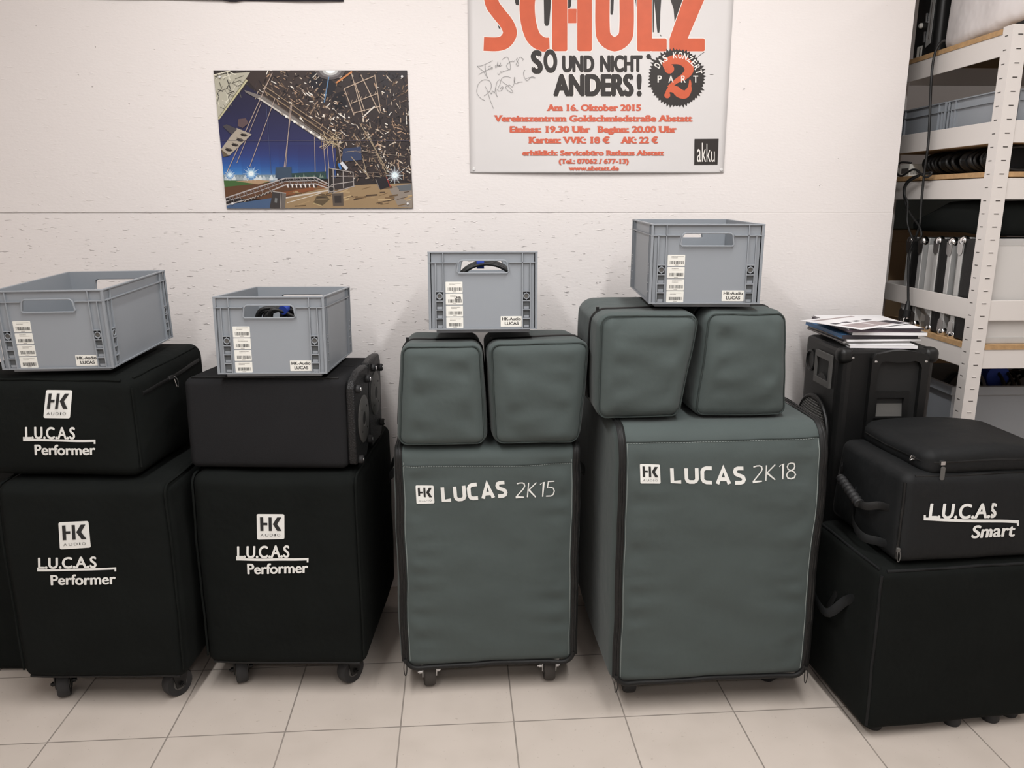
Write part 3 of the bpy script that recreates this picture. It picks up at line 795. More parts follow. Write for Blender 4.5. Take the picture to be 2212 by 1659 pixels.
    if hole:
        for y in (.001, dp - .001):
            g = MB(); g.tube([(a, y, b) for a, b in hl], .0022, 'crate', 6, closed=True); grips.append(g)
    return mb, rim, grips

CW, CD, CH = .300, .400, .2225
_mb, _rim, _grip = crate_body(CW, CD, CH)
_proto = {}
def bars(mb, x0, x1, z0, z1, seed, y, m='label_ink'):
    r = random.Random(seed); x = x0
    while x < x1:
        w = r.choice((.0005, .0005, .0009, .0014)); mb.box(x, min(x + w, x1), y, y + .0004, z0, z1, m); x += w + r.choice((.0005, .0006, .0009, .0016))
def barcode_label(x, z, k, stamp=False):
    """paper label with two faint lines of small print and a bar code; x, z is its top left corner"""
    mb = MB(); w, h = .0465, .0300; y = .0055
    mb.prism(rrect(x, x + w, z - h, z, .0015, 2), 'y', y, y + .001, 'label')
    r = random.Random(k * 5 + 1); y2 = y - .0003
    for row, (a, n) in enumerate(((.010 + .002 * (k % 3), 9 if k != 1 else 5), (.010 + .002 * (k % 3), 5 if k != 1 else 7))):
        xx = x + a
        for j in range(n):
            l = r.uniform(.0018, .0045)
            if xx + l > x + w - .004: break
            mb.box(xx, xx + l, y2, y2 + .0004, z - .0047 - row * .0036, z - .0034 - row * .0036, 'label_grey'); xx += l + .0005
    bars(mb, x + .006 + .001 * k * .4, x + .0435, z - .0245, z - .0155, k + 31, y2)
    mb.box(x + .019, x + .029, y2, y2 + .0004, z - .0278, z - .0264, 'label_grey')
    if stamp:
        v, f = text2d('LMB', (x + .024, z - .0135), (x + .042, z - .0135), .0052, .03, 0, False)
        mb.add([(a, y2 - .0002 - k * 1e-5, b) for a, b, k in v], f, 'label_ink')
        mb.box(x + .0245, x + .0425, y2, y2 + .0004, z - .0152, z - .0144, 'label_ink')
    return mb
def name_label():
    mb = MB(); x0, x1, z0, z1 = .0480, .1070, CH - .2055, CH - .1765; y = .0055
    mb.prism(rrect(x0, x1, z0, z1, .0006, 1), 'y', y, y + .001, 'label')
    for s, a, b, z in (('HK-Audio', x0 + .004, x1 - .003, z0 + .0178), ('LUCAS', x0 + .0115, x1 - .0095, z0 + .0052)):
        v, f = text2d(s, (a, z), (b, z), .0082, .03, 0, False)
        mb.add([(q[0], y - .0004 - q[2] * 1e-5, q[1]) for q in v], f, 'label_ink')
    return mb
def crate(label, loc, rot, stamp=False):
    t = thing('stacking_crate', label, 'crate', loc, rot, 'grey labelled crates on the bags')
    if not _proto:
        for k, (n, mb) in enumerate((('crate_body', _mb), ('rim', _rim), ('handle_grip', _grip[0]), ('handle_grip2', _grip[1]), ('name_label', name_label()))):
            _proto[n] = mb.build(n.rstrip('2'), t, 40 if 'grip' in n else None, bevel=.0006 if n == 'rim' else 0)
        for k in range(4): _proto['barcode_label%d' % k] = barcode_label(-CW / 2 + .0475 + .0002 * k, CH - .0815 - .0325 * k, k).build('barcode_label', t)
        _proto['name_label']['label'] = 'white name label'
    else:
        for n, o in _proto.items():
            if stamp and n == 'barcode_label1': continue
            c = o.copy(); COL.objects.link(c); c.parent = t
        if stamp: barcode_label(-CW / 2 + .0477, CH - .0815 - .0325, 1, True).build('barcode_label', t)
    return t
crate('grey plastic crate with labels, leftmost, on the lettered black bag', (-1.221, W_(2.072), .999), (R(2.4), R(-.8), R(.8)))
crateB = crate('grey labelled crate on the foam covered loudspeaker pair, a blue clip among its cables', (-.659, W_(2.115), .976), (R(-2.2), 0, R(1.5)))
crateC = crate('grey labelled crate on the middle padded cases, cable with blue strap seen through its handle', (-.079, W_(2.150), 1.094), (R(-4.0), 0, R(2.5)), stamp=True)
crate('grey labelled crate standing highest, on the right pair of padded cases', (.520, W_(2.125), 1.168), (R(.5), 0, R(-1.2)))

# cables inside two crates
def coil(name, label, cat, group, loc, rot, paths, r, strap=None, m='cable', extra=None):
    t = thing(name, label, cat, loc, rot, group)
    mb = MB()
    for p in paths: mb.tube(p, r, m, 8)
    mb.build('cable', t, 180)
    if strap:
        c, ax, rr = strap
        s = MB(); s.lathe([(rr, -.011), (rr + .002, -.011), (rr + .002, .011), (rr, .011)], 'blue_strap', 18, Matrix.Translation(c) @ ax)
        s.build('strap', t, 40)['label'] = 'blue strap'
    return t
def arcs(n, rx, rz, x0, y0, z0, jit, seed, a0=0, a1=360):
    r = random.Random(seed); out = []
    for k in range(n):
        ax, az, y = rx + r.uniform(-jit, jit), rz + r.uniform(-jit, jit), y0 + r.uniform(-.014, .014)
        ph = r.uniform(-3, 3)
        out.append([(x0 + ax * math.cos(R(a0 + (a1 - a0) * i / 40 + ph)), y + .008 * math.sin(i * .31 + k), z0 + az * math.sin(R(a0 + (a1 - a0) * i / 40 + ph))) for i in range(41)])
    return out
c_ = Matrix.LocRotScale(crateC.location, crateC.rotation_euler, None) @ Vector((.0, .20, .012))
coil('coiled_cable', 'black cable coil with blue strap inside the middle crate', 'cable', 'cables in the crates', c_, crateC.rotation_euler,
     arcs(8, .095, .087, .012, 0, .093, .006, 3), .0042, (Vector((-.006, 0, .180)), Matrix.Rotation(PI / 2, 4, 'Y'), .0165))
b_ = Matrix.LocRotScale(crateB.location, crateB.rotation_euler, None) @ Vector((0, .12, .012))
def bundle_paths():
    r = random.Random(5); out = []
    for k in range(9):
        x = -.075 + .011 * k; y = r.uniform(-.03, .05)
        out.append(smooth_path([(x - .02, y, .01), (x - .012, y + .01, .10), (x + r.uniform(.0, .02), y, .155 + r.uniform(-.012, .012)), (x + .05 + r.uniform(0, .03), y + .02, .148 + r.uniform(-.01, .012)), (x + .085, y + .03, .10), (x + .09, y + .02, .01)], 8))
    out += [smooth_path([(-.02, .04, .162), (.03, .03, .168), (.08, .02, .160), (.125, .01, .153)], 8), smooth_path([(-.01, .03, .158), (.04, .02, .160), (.10, .0, .150)], 8)]
    return out
coil('cable_bundle', 'bundle of black cables with a round blue clip in the second crate from left', 'cable', 'cables in the crates', b_, crateB.rotation_euler,
     bundle_paths(), .0055, (Vector((.012, -.005, .166)), Euler((0, R(75), R(80))).to_matrix().to_4x4(), .011))
#@@BAGS_END

# ------------------------------------------------------------------ right hand group
def bag_at_right():
    """low black bag standing at the front right"""
    W, D, H = .52, .35, .485
    t = thing('padded_bag', 'low black padded bag at the right, standing on small feet, under the lettered shoulder bag', 'bag', (1.228, W_(1.930), 0), (0, 0, R(7.5)))
    f0 = puffed(W, D, H, .011, .004, 31, .003); fn = lambda p: f0(p) + Vector((0, 0, .022))
    MB().soft(W, D, H, .028, fn, 'black_cloth', (26, 16, 26)).build('cover', t, 180)
    pp = MB()
    for s in (-1, 1):
        pp.tube([fn((s * (W / 2 - .008), .008, .02 + (H - .04) * i / 24)) for i in range(25)], .0042, 'nylon', 6)
        pp.tube([fn((s * (W / 2 - .008), .02 + (D - .04) * i / 16, H - .008)) for i in range(17)], .0042, 'nylon', 6)
    pp.tube([fn((-W / 2 + .02 + (W - .04) * i / 24, .008, H - .008)) for i in range(25)], .0042, 'nylon', 6)
    pp.build('seam_piping', t, 60)
    for (x, y) in ((-.20, .05), (.03, .035), (.15, .035), (.22, .05), (-.2, .34), (.2, .34)):
        f = MB(); f.lathe([(.021, 0), (.024, .006), (.022, .03)], 'rubber', 16, Matrix.Translation((x, y, 0))); f.build('foot', t, 40)
    a, b = fn((-W / 2, .13, .335)), fn((-W / 2, .31, .345))
    h = MB()
    h.tube(smooth_path([a + Vector((.004, -.03, .02)), a + Vector((-.006, .0, -.005)), a + Vector((-.045, .03, -.055)), b + Vector((-.045, -.05, -.03)), b + Vector((-.006, 0, -.005)), b + Vector((.004, .02, .02))], 6), .013, 'nylon', 8, up=(0, .3, 1), ry=.003)
    h.build('carry_handle', t, 60)
    st = MB(); q = fn((-W / 2, .19, .33)); st.tube(smooth_path([q + Vector((.003, 0, 0)), q + Vector((-.005, .004, -.03)), q + Vector((-.012, .012, -.06)), q + Vector((-.006, .02, -.075))], 6), .010, 'zip', 8, up=(0, 1, .2), ry=.002)
    st.build('strap', t, 60)
bag_at_right()

def shoulder_bag():
    W, D, H = .50, .35, .245
    t = thing('shoulder_bag', 'black nylon bag with zipped top pocket, white lettering, resting on the low bag at right', 'bag', (1.262, W_(1.945), .512), (0, 0, R(6.5)))
    def pre(q):
        return Vector((q.x + .014 * q.z / H * (1 if q.x < 0 else 0), q.y + .02 * q.z / H * max(0, 1 - q.y / D), q.z))
    fn = puffed(W, D, H, .010, .003, 32, .003, pre)
    MB().soft(W, D, H, .028, fn, 'nylon', (26, 18, 16)).build('body', t, 180)
    # zipped pocket swelling on the top
    def ptop(q):
        u, v = q.x / .40, q.y / .34
        return Vector((q.x + .02, q.y + .03, q.z * (1 - .35 * (2 * u) ** 2 * (1 if u > 0 else .35)) + H - .016))
    f2 = puffed(.40, .315, .082, .006, .004, 33, 0, ptop)
    pk = MB().soft(.40, .315, .082, .03, f2, 'nylon', (18, 16, 5)).build('top_pocket', t, 180)
    zp = MB()
    ring = []
    ol = rrect(-.197, .197, .003, .312, .03, 6)
    for a, b in zip(ol, ol[1:] + ol[:1]):
        n = max(1, int(math.hypot(b[0] - a[0], b[1] - a[1]) / .015))
        ring += [f2((a[0] + (b[0] - a[0]) * k / n, a[1] + (b[1] - a[1]) * k / n, .045)) for k in range(n)]
    zp.tube(ring, .0045, 'zip', 6, closed=True); zp.build('zipper', pk, 60)
    for (x, y) in ((-.16, .0), (-.198, .05)):
        p = f2((x, y, .045)); m = MB(); m.box(p.x - .006, p.x + .006, p.y - .008, p.y + .002, p.z - .004, p.z + .006, 'steel')
        if x == -.16:
            for yy in (0,): m.prism(rrect(p.x - .006, p.x + .006, p.z - .044, p.z - .008, .004, 3), 'y', p.y - .011, p.y - .0085, 'greydisc')
        else: m.tube(smooth_path([(p.x - .004, p.y - .004, p.z + .004), (p.x - .012, p.y - .006, p.z + .008), (p.x - .014, p.y - .004, p.z - .006), (p.x - .004, p.y - .004, p.z)], 5), .0014, 'steel', 6)
        m.build('zip_pull', pk, 40)
    sm = MB()
    sm.tube([fn((-W / 2 + .006, .010, .015 + (H - .04) * i / 20)) for i in range(21)], .0045, 'blackplastic', 6)
    sm.tube([fn((-W / 2 + .03 + (W - .04) * i / 20, .009, H - .009)) for i in range(21)], .0036, 'zip', 6)
    sm.tube([fn((-W / 2 + .02, .03 + (D - .06) * i / 20, H - .006)) for i in range(21)], .0036, 'zip', 6)
    sm.build('seam_piping', t, 60)
    q = fn((-W / 2 + .006, .004, .02)); zip_pull(t, (q.x - .004, q.y - .003, q.z + .02), .026, m='greydisc')
    # side handle with ribbed grip
    a, b = fn((-W / 2, .085, .135)), fn((-W / 2, .29, .165))
    hp = smooth_path([a + Vector((.004, -.035, .0)), a + Vector((-.006, -.005, -.002)), a + Vector((-.04, .035, -.012)), b + Vector((-.04, -.045, -.008)), b + Vector((-.006, .005, 0)), b + Vector((.006, .03, .004))], 6)
    h = MB(); h.tube(hp, .011, 'zip', 8, up=(0, .1, 1), ry=.0022); hd = h.build('side_handle', t, 60)
    g = MB(); gp = [hp[12] + (hp[18] - hp[12]) * (i / 32) for i in range(33)]
    g.tube(gp, [.0125 + .0022 * math.sin(i * PI / 2) for i in range(33)], 'rubber', 12); g.build('grip', hd, 60)
    st = MB(); s0 = fn((-W / 2, .07, .085))
    st.tube(smooth_path([s0 + Vector((.004, .14, .05)), s0 + Vector((-.012, .12, .02)), s0 + Vector((-.034, .08, -.03)), s0 + Vector((-.03, .035, -.052)), s0 + Vector((-.006, -.005, -.05)), s0 + Vector((.005, -.04, -.045))], 7), .012, 'nylon', 8, up=(0, .3, 1), ry=.0022)
    st.build('shoulder_strap', t, 60)
    M = MW(t)
    series_logo(M, fn, t, ((2001, 1121), (2155, 1118)), ((2092, 1161), (2192, 1157)), ((1991, 1120), (2200, 1124)), 30, 26, 'Smart', .22)
shoulder_bag()

def stage_speaker():
    """tall black cabinet behind the right bags; baffle to the left, back panel towards the room"""
    W, D, z1 = .298, .29, 1.010
    t = thing('loudspeaker_cabinet', 'tall black loudspeaker cabinet with side grille, magazines on top, left of the shelf', 'loudspeaker', (1.152, W_(2.355), 0), (0, 0, R(1.5)))
    w2 = W / 2; ol = [(-w2, .02), (-w2 + .02, 0), (w2 - .02, 0), (w2, .02), (w2, D - .02), (w2 - .02, D), (-w2 + .02, D), (-w2, D - .02)]
    MB().prism(ol, 'z', .03, z1, 'blackpaint').build('cabinet', t, None, bevel=.012)
    for (x, y) in ((-.11, .04), (.11, .04), (-.11, D - .04), (.11, D - .04)):
        f = MB(); f.lathe([(.022, 0), (.022, .03)], 'rubber', 14, Matrix.Translation((x, y, 0))); f.build('foot', t, 40)
    # raised back plate with arched top and recessed amplifier panel
    P = MB(); x0, x1 = -.062, .112; zt = z1 - .004; zbm = z1 - .40
    outer = [(x0, zbm), (x1, zbm), (x1, zt - .02), (x1 - .012, zt - .006)] + [(x1 - .02 - (x1 - x0 - .04) * i / 10, zt - .006 + .010 * math.sin(PI * i / 10)) for i in range(11)] + [(x0 + .012, zt - .006), (x0, zt - .02)]
    hole = [(x0 + .02, zbm + .08), (x1 - .02, zbm + .08), (x1 - .02, zt - .05), (x1 - .028, zt - .034), (x1 - .042, zt - .028)] + [(x1 - .042 - (x1 - x0 - .084) * i / 8, zt - .028 - .006 * math.sin(PI * i / 8)) for i in range(1, 8)] + [(x0 + .042, zt - .028), (x0 + .028, zt - .034), (x0 + .02, zt - .05)]
    plate_with_hole(P, outer, [hole], -.020, .004, 'blackplastic')
    pl = P.build('back_plate', t, None, bevel=.002)
    I = MB(); I.box(x0 + .02, x1 - .02, -.003, .002, zbm + .08, zt - .028, 'black_print')
    zr = zt - .125
    hx0, hx1, hz0, hz1 = x0 + .022, x1 - .045, zr - .085, zr
    plate_with_hole(I, [(hx0, hz0), (hx1, hz0), (hx1, hz1), (hx0, hz1)], [[(hx0 + .008, hz0 + .006), (hx1 - .016, hz0 + .006), (hx1 - .016, hz1 - .02), (hx0 + .008, hz1 - .02)]], -.013, -.003, 'blackplastic')
    I.prism([(-.0035, hz0 + .006), (-.010, hz0 + .006), (-.0035, hz0 + .045)], 'x', hx0 + .008, hx1 - .016, 'greydisc')
    I.build('amplifier_recess', pl, None)
    for (x, z) in ((x0 + .01, zt - .03), (x1 - .01, zt - .03), (x0 - .052, zt - .022), (x1 + .018, zt - .02)):
        s = MB(); yy = -.020 if x0 < x < x1 else 0
        s.lathe([(.0042, 0), (.0042, .002), (.002, .003)], 'steel', 10, Matrix.Translation((x, yy, z)) @ Matrix.Rotation(PI / 2, 4, 'X')); s.build('screw', t, 40)
    for s in (-1, 1):
        c = MB(); c.soft(.05, .05, .05, .02, lambda q: Vector((s * (w2 - .018) + q.x, q.y - .005, q.z + z1 - .046)), 'blackplastic', (3, 3, 3)); c.build('corner_guard', t, 60)
    # baffle on the left side: port, horn, round grille
    Q = Matrix.Rotation(-PI / 2, 4, 'Y')
    xb = -w2
    b = MB(); b.lathe([(.036, 0), (.036, .006), (.031, .008), (.026, .002), (.012, .0015)], 'blackplastic', 28, Matrix.Translation((xb, .215, z1 - .075)) @ Q); b.build('bass_port', t, 40)
    h = MB(); hy0, hy1, hz0, hz1 = .055, .175, z1 - .135, z1 - .03
    for (a, c_2, e, f) in ((hy0, hy1, hz1 - .02, hz1), (hy0, hy1, hz0, hz0 + .02), (hy0, hy0 + .012, hz0 + .02, hz1 - .02), (hy1 - .012, hy1, hz0 + .02, hz1 - .02)):
        h.box(xb - .008, xb + .001, a, c_2, e, f, 'greydisc')
    h.box(xb - .002, xb + .001, hy0 + .012, hy1 - .012, hz0 + .02, hz1 - .02, 'black_print')
    h.prism([(hy0 + .02, hz0 + .02), (hy1 - .02, hz0 + .02), (hy1 - .05, hz0 + .038), (hy0 + .05, hz0 + .038)], 'x', xb - .006, xb - .002, 'blackplastic')
    h.build('horn', t, None)
    g = MB(); cy, cz, rad = .155, z1 - .305, .122
    g.tube([(xb - .006, cy + rad * math.cos(2 * PI * i / 48), cz + rad * math.sin(2 * PI * i / 48)) for i in range(48)], .007, 'blackplastic', 8, closed=True)
    N = 15
    for i in range(-N, N + 1):
        o = i * rad / (N + 1); e = math.sqrt(rad * rad - o * o)
        for vert in (0, 1):
            pts = []
            for k in range(7):
                u = -e + 2 * e * k / 6; dome = .016 * (1 - (u * u + o * o) / rad ** 2)
                pts.append((xb - .007 - dome, cy + (o if vert else u), cz + (u if vert else o)))
            g.tube(pts, .0017, 'greydisc', 4)
    g.lathe([(rad, 0), (rad, .001), (.03, .002)], 'black_print', 40, Matrix.Translation((xb, cy, cz)) @ Q)
    g.build('woofer_grille', t, 40)
stage_speaker()

# magazines and leaflets on the cabinet
def printed(name, label, cat, z, th, w, l, x, d, rot, cover, spine, side='pages', tilt=0, corner=None):
    """one bound booklet, front left corner region at x, d; spine towards the room"""
    t = thing(name, label, cat, (x, W_(d), z), (0, R(tilt), R(rot)), 'reading matter on the loudspeaker')
    MB().box(-w / 2 + .002, w / 2 - .002, .003, l - .002, .0008, th - .0008, side).build('pages', t)
    c = MB(); c.box(-w / 2, w / 2, 0, l, th - .0008, th, cover); c.box(-w / 2, w / 2, 0, l, 0, .0008, cover); c.box(-w / 2, w / 2, -.0005, .003, 0, th, spine)
    c.build('cover', t)
    return t
zt = 1.0115
TH = []
def put(name, label, cat, th, *a, **k):
    global zt
    o = printed(name, label, cat, zt, th, *a, **k); zt += th + .0006
    return o
put('brochure', 'lowest white brochure of the stack, its white corner jutting over the cabinet edge', 'brochure', .009, .20, .297, 1.134, 2.364, -4, 'paper', 'paper', 'grey_cover')
put('magazine', 'dark magazine second from the bottom of the stack', 'magazine', .006, .21, .28, 1.129, 2.403, 2, 'dark_cover', 'grey_cover', 'pages')
put('magazine', 'grey green magazine with pale spine below the blue binder', 'magazine', .006, .235, .29, 1.149, 2.398, 3, 'grey_cover', 'paper', 'pages')
put('binder', 'blue binder in the magazine stack, jutting out to the left', 'binder', .012, .235, .30, 1.140, 2.405, 1.5, 'blue_cover', 'dark_cover', 'blue_cover')
put('magazine', 'magazine with a bright white spine in the stack above the binder', 'magazine', .009, .225, .285, 1.162, 2.393, -3, 'grey_cover', 'paper', 'pages')
put('magazine', 'violet grey magazine near the top of the stack', 'magazine', .008, .225, .285, 1.147, 2.395, 2, 'violet_cover', 'violet_cover', 'violet_cover')
put('magazine', 'white covered magazine directly under the loose picture leaflet', 'magazine', .004, .23, .29, 1.149, 2.388, 1, 'paper', 'dark_cover', 'pages')
def leaflet():
    t = thing('leaflet', 'white leaflet with grey pictures on top of the magazine stack', 'leaflet', (1.15, W_(2.43), zt + .0015), (R(-.6), R(-.5), R(30)))
    MB().box(-.12, .12, -.02, .21, 0, .0012, 'paper').build('sheet', t)
    p = MB()
    for (x0, x1, y0, y1, m) in ((-.10, -.01, .0, .07, 'photo_ink'), (.0, .06, .0, .07, 'photo_ink'), (-.10, -.07, .09, .11, 'dark_cover'), (-.05, -.02, .09, .11, 'dark_cover'), (.0, .03, .09, .11, 'dark_cover'), (.05, .08, .09, .11, 'dark_cover'), (-.10, .10, .17, .185, 'photo_ink')):
        p.box(x0, x1, y0, y1, .0012, .0016, m)
    p.box(.065, .11, -.015, .06, .0012, .0016, 'dark_cover')
    p.build('pictures', t)
leaflet()

# ------------------------------------------------------------------ shelf at the right
SX, SY, SROT = 1.432, W_(2.42), 2.0
SM = Matrix.Translation((SX, SY, 0)) @ Matrix.Rotation(R(SROT), 4, 'Z')
SWID, SDEP = 1.20, .64
BOARDS = (.575, 1.011, 1.535, 1.938)
def shelf():
    t = thing('storage_shelf', 'white metal storage shelf with slotted posts and chipboard boards at the right edge', 'shelf', (SX, SY, 0), (0, 0, R(SROT)))
    for (sx, sy) in ((0, 0), (1, 0), (0, 1), (1, 1)):
        mb = MB(); w = .045
        x0 = 0 if sx == 0 else SWID; ex = 1 if sx == 0 else -1; y0 = 0 if sy == 0 else SDEP; ey = 1 if sy == 0 else -1
        ol = [(x0, y0), (x0 + ex * w, y0), (x0 + ex * w, y0 + ey * .002), (x0 + ex * .002, y0 + ey * .002), (x0 + ex * .002, y0 + ey * w), (x0, y0 + ey * w)]
        mb.prism(ol, 'z', 0, 1.942, 'shelf_white')
        if sy == 0:
            k = 0; z = 1.915
            while z > .1:
                # slots cut in both flanges, each with a small raised lip
                xa = x0 + ex * .024; mb.box(xa - .007, xa + .007, y0 - .0006, y0 + .001, z - .0016, z + .0012, 'slot')
                mb.box(xa - .007, xa + .007, y0 - .002, y0, z + .0012, z + .0024, 'shelf_white')
                ya = y0 + .026; xs = x0 - ex * .0006
                mb.box(min(xs, xs + ex * .001), max(xs, xs + ex * .001), ya - .007, ya + .007, z - .0016, z + .0012, 'slot')
                z -= .0387
        mb.build('post', t, None)
    def beam(name, x0, x1, y0, y1, z0, z1):
        mb = MB(); mb.box(x0, x1, y0, y1, z0, z1, 'shelf_white'); return mb.build(name, t, None, bevel=.0015)
    for bt in BOARDS:
        top = bt - (.014 if bt != 1.535 else .018); h = .062
        for y in (.003, SDEP - .006): beam('front_beam' if y < .1 else 'rear_beam', .0455 if y < .1 else .046, SWID - .046, y, y + .003, top - h, top)
        for x in (.003, SWID - .006): beam('side_beam', x, x + .003, .046, SDEP - .046, top - h, top)
    for (z0, z1) in ((1.6175, 1.681), (1.0866, 1.150)):
        beam('front_beam', .0455, SWID - .046, .003, .006, z0, z1)
        beam('rear_beam', .046, SWID - .046, SDEP - .006, SDEP - .003, z0, z1)
        for x in (.003, SWID - .006): beam('side_beam', x, x + .003, .046, SDEP - .046, z0, z1)
    for bt in BOARDS:
        m = MB(); m.box(.007, SWID - .007, .007, SDEP - .007, bt - .016, bt, 'chip'); m.box(.046, SWID - .046, .0005, .007, bt - .015, bt, 'chip'); m.box(.0005, .007, .046, SDEP - .046, bt - .015, bt, 'chip')
        m.build('shelf_board', t, None)
    m = MB(); m.box(.007, SWID - .007, .007, SDEP - .007, 1.618, 1.630, 'chip'); m.build('shelf_board', t, None)
    return t
shelf()
def on_shelf(x, y, z): return SM @ Vector((x, y, z))
SR = (0, 0, R(SROT))

# top board: device under a dust cover, black case behind it
def covered_device():
    t = thing('covered_device', 'black device under a white dust cover on the top board of the shelf', 'device', on_shelf(.40, .012, 1.9385), SR)
    MB().soft(.66, .43, .10, .01, None, 'blackplastic', (6, 4, 3)).build('housing', t, 60)
    def pre(p):
        x, y, z = p
        k = 1 - z / .30
        s = 1 + .02 * k
        q = Vector((x * s, (y - .20) * s + .20, z))
        q += noise.noise_vector(Vector((x * 7, y * 7, z * 2))) * .012
        # hem hangs lower at the back corner and higher at the front
        if z < .06: q.z += -.022 * max(0, (y - .20) / .2) * (1 - z / .06) + .004 * math.sin(x * 30 + y * 40)
        return q
    f = lambda p: pre(p) + Vector((0, -.015, .022))
    mb = MB().soft(.69, .455, .30, .03, f, 'dustcover', (20, 16, 14))
    c = mb.build('dust_cover', t, 180); c['label'] = 'white dust cover'
covered_device()
def black_case():
    t = thing('equipment_case', 'black equipment case with a pale scale strip on the top board, behind the covered device', 'case', on_shelf(.40, .474, 1.9385), SR)
    MB().soft(.72, .160, .27, .02, None, 'blackplastic', (4, 3, 3)).build('housing', t, 60)
    m = MB(); x = -.3612
    m.prism([(.035, .045), (.065, .035), (.060, .195), (.032, .19)], 'x', x - .001, x, 'alu'); m.box(x - .002, x - .001, .046, .050, .06, .18, 'slot')
    m.build('scale_strip', t)
    s = MB(); s.box(x - .001, x, .085, .118, .006, .046, 'label'); s.box(x - .0016, x - .001, .095, .1, .012, .04, 'label_ink'); s.build('sticker', t)
    for (y, z, r) in ((.012, .195, .010), (.105, .115, .009)):
        k = MB(); k.lathe([(r, 0), (r, .006), (r * .6, .010)], 'label', 16, Matrix.Translation((x, y, z)) @ Matrix.Rotation(-PI / 2, 4, 'Y')); k.build('knob', t, 40)
    k = MB(); k.box(x - .004, x, .075, .08, .12, .15, 'steel'); k.box(x - .004, x, .075, .08, .055, .09, 'steel'); k.build('latch', t)
black_case()

# second board: grey crates
_sb, _sr, _sg = crate_body(.30, .56, .14, hole=False, pockets=False)
def shelf_crate(label, x, y, z, dz=0, protos={}):
    M = SM @ Matrix.Translation((x, y, z)) @ Matrix.Rotation(-PI / 2, 4, 'Z')
    t = thing('storage_crate', label, 'crate', M.to_translation(), M.to_euler(), 'plain grey crates on the shelf')
    if not protos:
        protos['a'] = _sb.build('crate_body', t); protos['b'] = _sr.build('rim', t)
    else:
        for o in list(protos.values()): c = o.copy(); COL.objects.link(c); c.parent = t
    return t
shelf_crate('plain grey crate on the upper shelf board, nearer the front', .02, .17, 1.6305)
shelf_crate('plain grey crate on the upper shelf board, further back in the shade', .02, .485, 1.6305)

# third board: rolls of black cable and a small label box
def cable_roll(label, y, seed):
    t = thing('cable_roll', label, 'cable', on_shelf(.115, y, 1.5352), SR, 'rolls of black cable on the shelf')
    r = random.Random(seed); mb = MB()
    for k in range(6):
        rx, rz = .078 + r.uniform(-.008, .006), .033 + r.uniform(-.003, .003); y0 = -.04 + .016 * k; tl = r.uniform(.008, .02)
        mb.tube([(rx * math.cos(2 * PI * i / 32), y0 + tl * math.sin(2 * PI * i / 32 + 1), .040 + rz * math.sin(2 * PI * i / 32)) for i in range(32)], .0055, 'cable', 8, closed=True)
    mb.build('cable', t, 180)
    s = MB(); s.lathe([(.047, -.012), (.049, -.012), (.049, .012), (.047, .012)], 'nylon', 16, Matrix.Translation((0, 0, .04)) @ Matrix.Rotation(PI / 2, 4, 'X') @ Matrix.Diagonal((1.75, .86, 1, 1)))
    s.build('tie', t, 40)
for i, (n, y) in enumerate((('nearest the shelf post', .10), ('second from the shelf post', .215), ('third from the shelf post', .33), ('furthest from the post', .445))):
    cable_roll('roll of black cable on the middle shelf board, ' + n, y, 40 + i)
def front_roll():
    t = thing('cable_roll', 'roll of black cable on the middle shelf board, at the right picture edge', 'cable', on_shelf(.32, .10, 1.5352), SR, 'rolls of black cable on the shelf')
    mb = MB(); r = random.Random(8)
    for k in range(8):
        rx, rz = .085 + r.uniform(-.01, .008), .036
        mb.tube([(-.01 + rx * math.cos(2 * PI * i / 32), -.03 + .014 * k + .03 * math.sin(2 * PI * i / 32 + k), .044 + rz * math.sin(2 * PI * i / 32)) for i in range(32)], .0055, 'cable', 8, closed=True)
    mb.build('cable', t, 180)
front_roll()
bx = thing('carton', 'small white carton at the far end of the middle shelf board', 'box', on_shelf(.075, .565, 1.5352), SR)
MB().box(-.05, .05, -.035, .035, 0, .045, 'label').build('carton_body', bx, None, bevel=.002)
m_ = MB(); bars(m_, -.045, -.01, .008, .022, 5, -.0356); m_.box(-.0506, -.05, -.028, .02, .012, .03, 'slot'); m_.build('printing', bx)

# fourth board: slim flight cases standing behind one another
def flight_case(label, y, L, th, h, x0=.012):
    t = thing('flight_case', label, 'flight case', on_shelf(x0, y, 1.0115), SR, 'slim flight cases on the shelf')
    MB().box(.004, L - .004, .004, th - .004, .004, h - .004, 'blackpaint').build('case_body', t)
    p = MB(); p.box(.02, L - .02, .001, .004, .02, h - .02, 'case_panel'); p.build('front_panel', t)['label'] = 'light grey panel'
    for (a0, a1, b0, b1, c0, c1) in [(0, .022, yy, yy + .022, 0, h) for yy in (0, th - .022)] + [(L - .022, L, yy, yy + .022, 0, h) for yy in (0, th - .022)] \
            + [(.022, L - .022, yy, yy + .022, zz, zz + .022) for yy in (0, th - .022) for zz in (0, h - .022)]:
        e = MB(); e.box(a0, a1, b0, b1, c0, c1, 'alu'); e.build('edge_profile', t, None, bevel=.002)
    for x in (.010, L - .010):
        for yy in (.011, th - .011):
            for zz in (.011, h - .011):
                b = MB(); s = -1 if x < L / 2 else 1; u = 1 if zz < h / 2 else -1
                b.lathe([(.002, -.017), (.010, -.014), (.0155, -.007), (.017, 0), (.0155, .007), (.010, .014), (.002, .017)], 'chrome', 14, Matrix.Translation((x, yy, zz)))
                b.prism([(yy - .016, zz), (yy + .016, zz), (yy + .013, zz + u * .038), (yy, zz + u * .048), (yy - .013, zz + u * .038)], 'x', x + s * .011, x + s * .013, 'steel')
                b.build('ball_corner', t, 40)
    return t
flight_case('light grey flight case standing nearest the shelf front, ball corners', .022, .80, .125, .325)
flight_case('second slim flight case from the shelf front, metal edged', .185, .80, .10, .318)
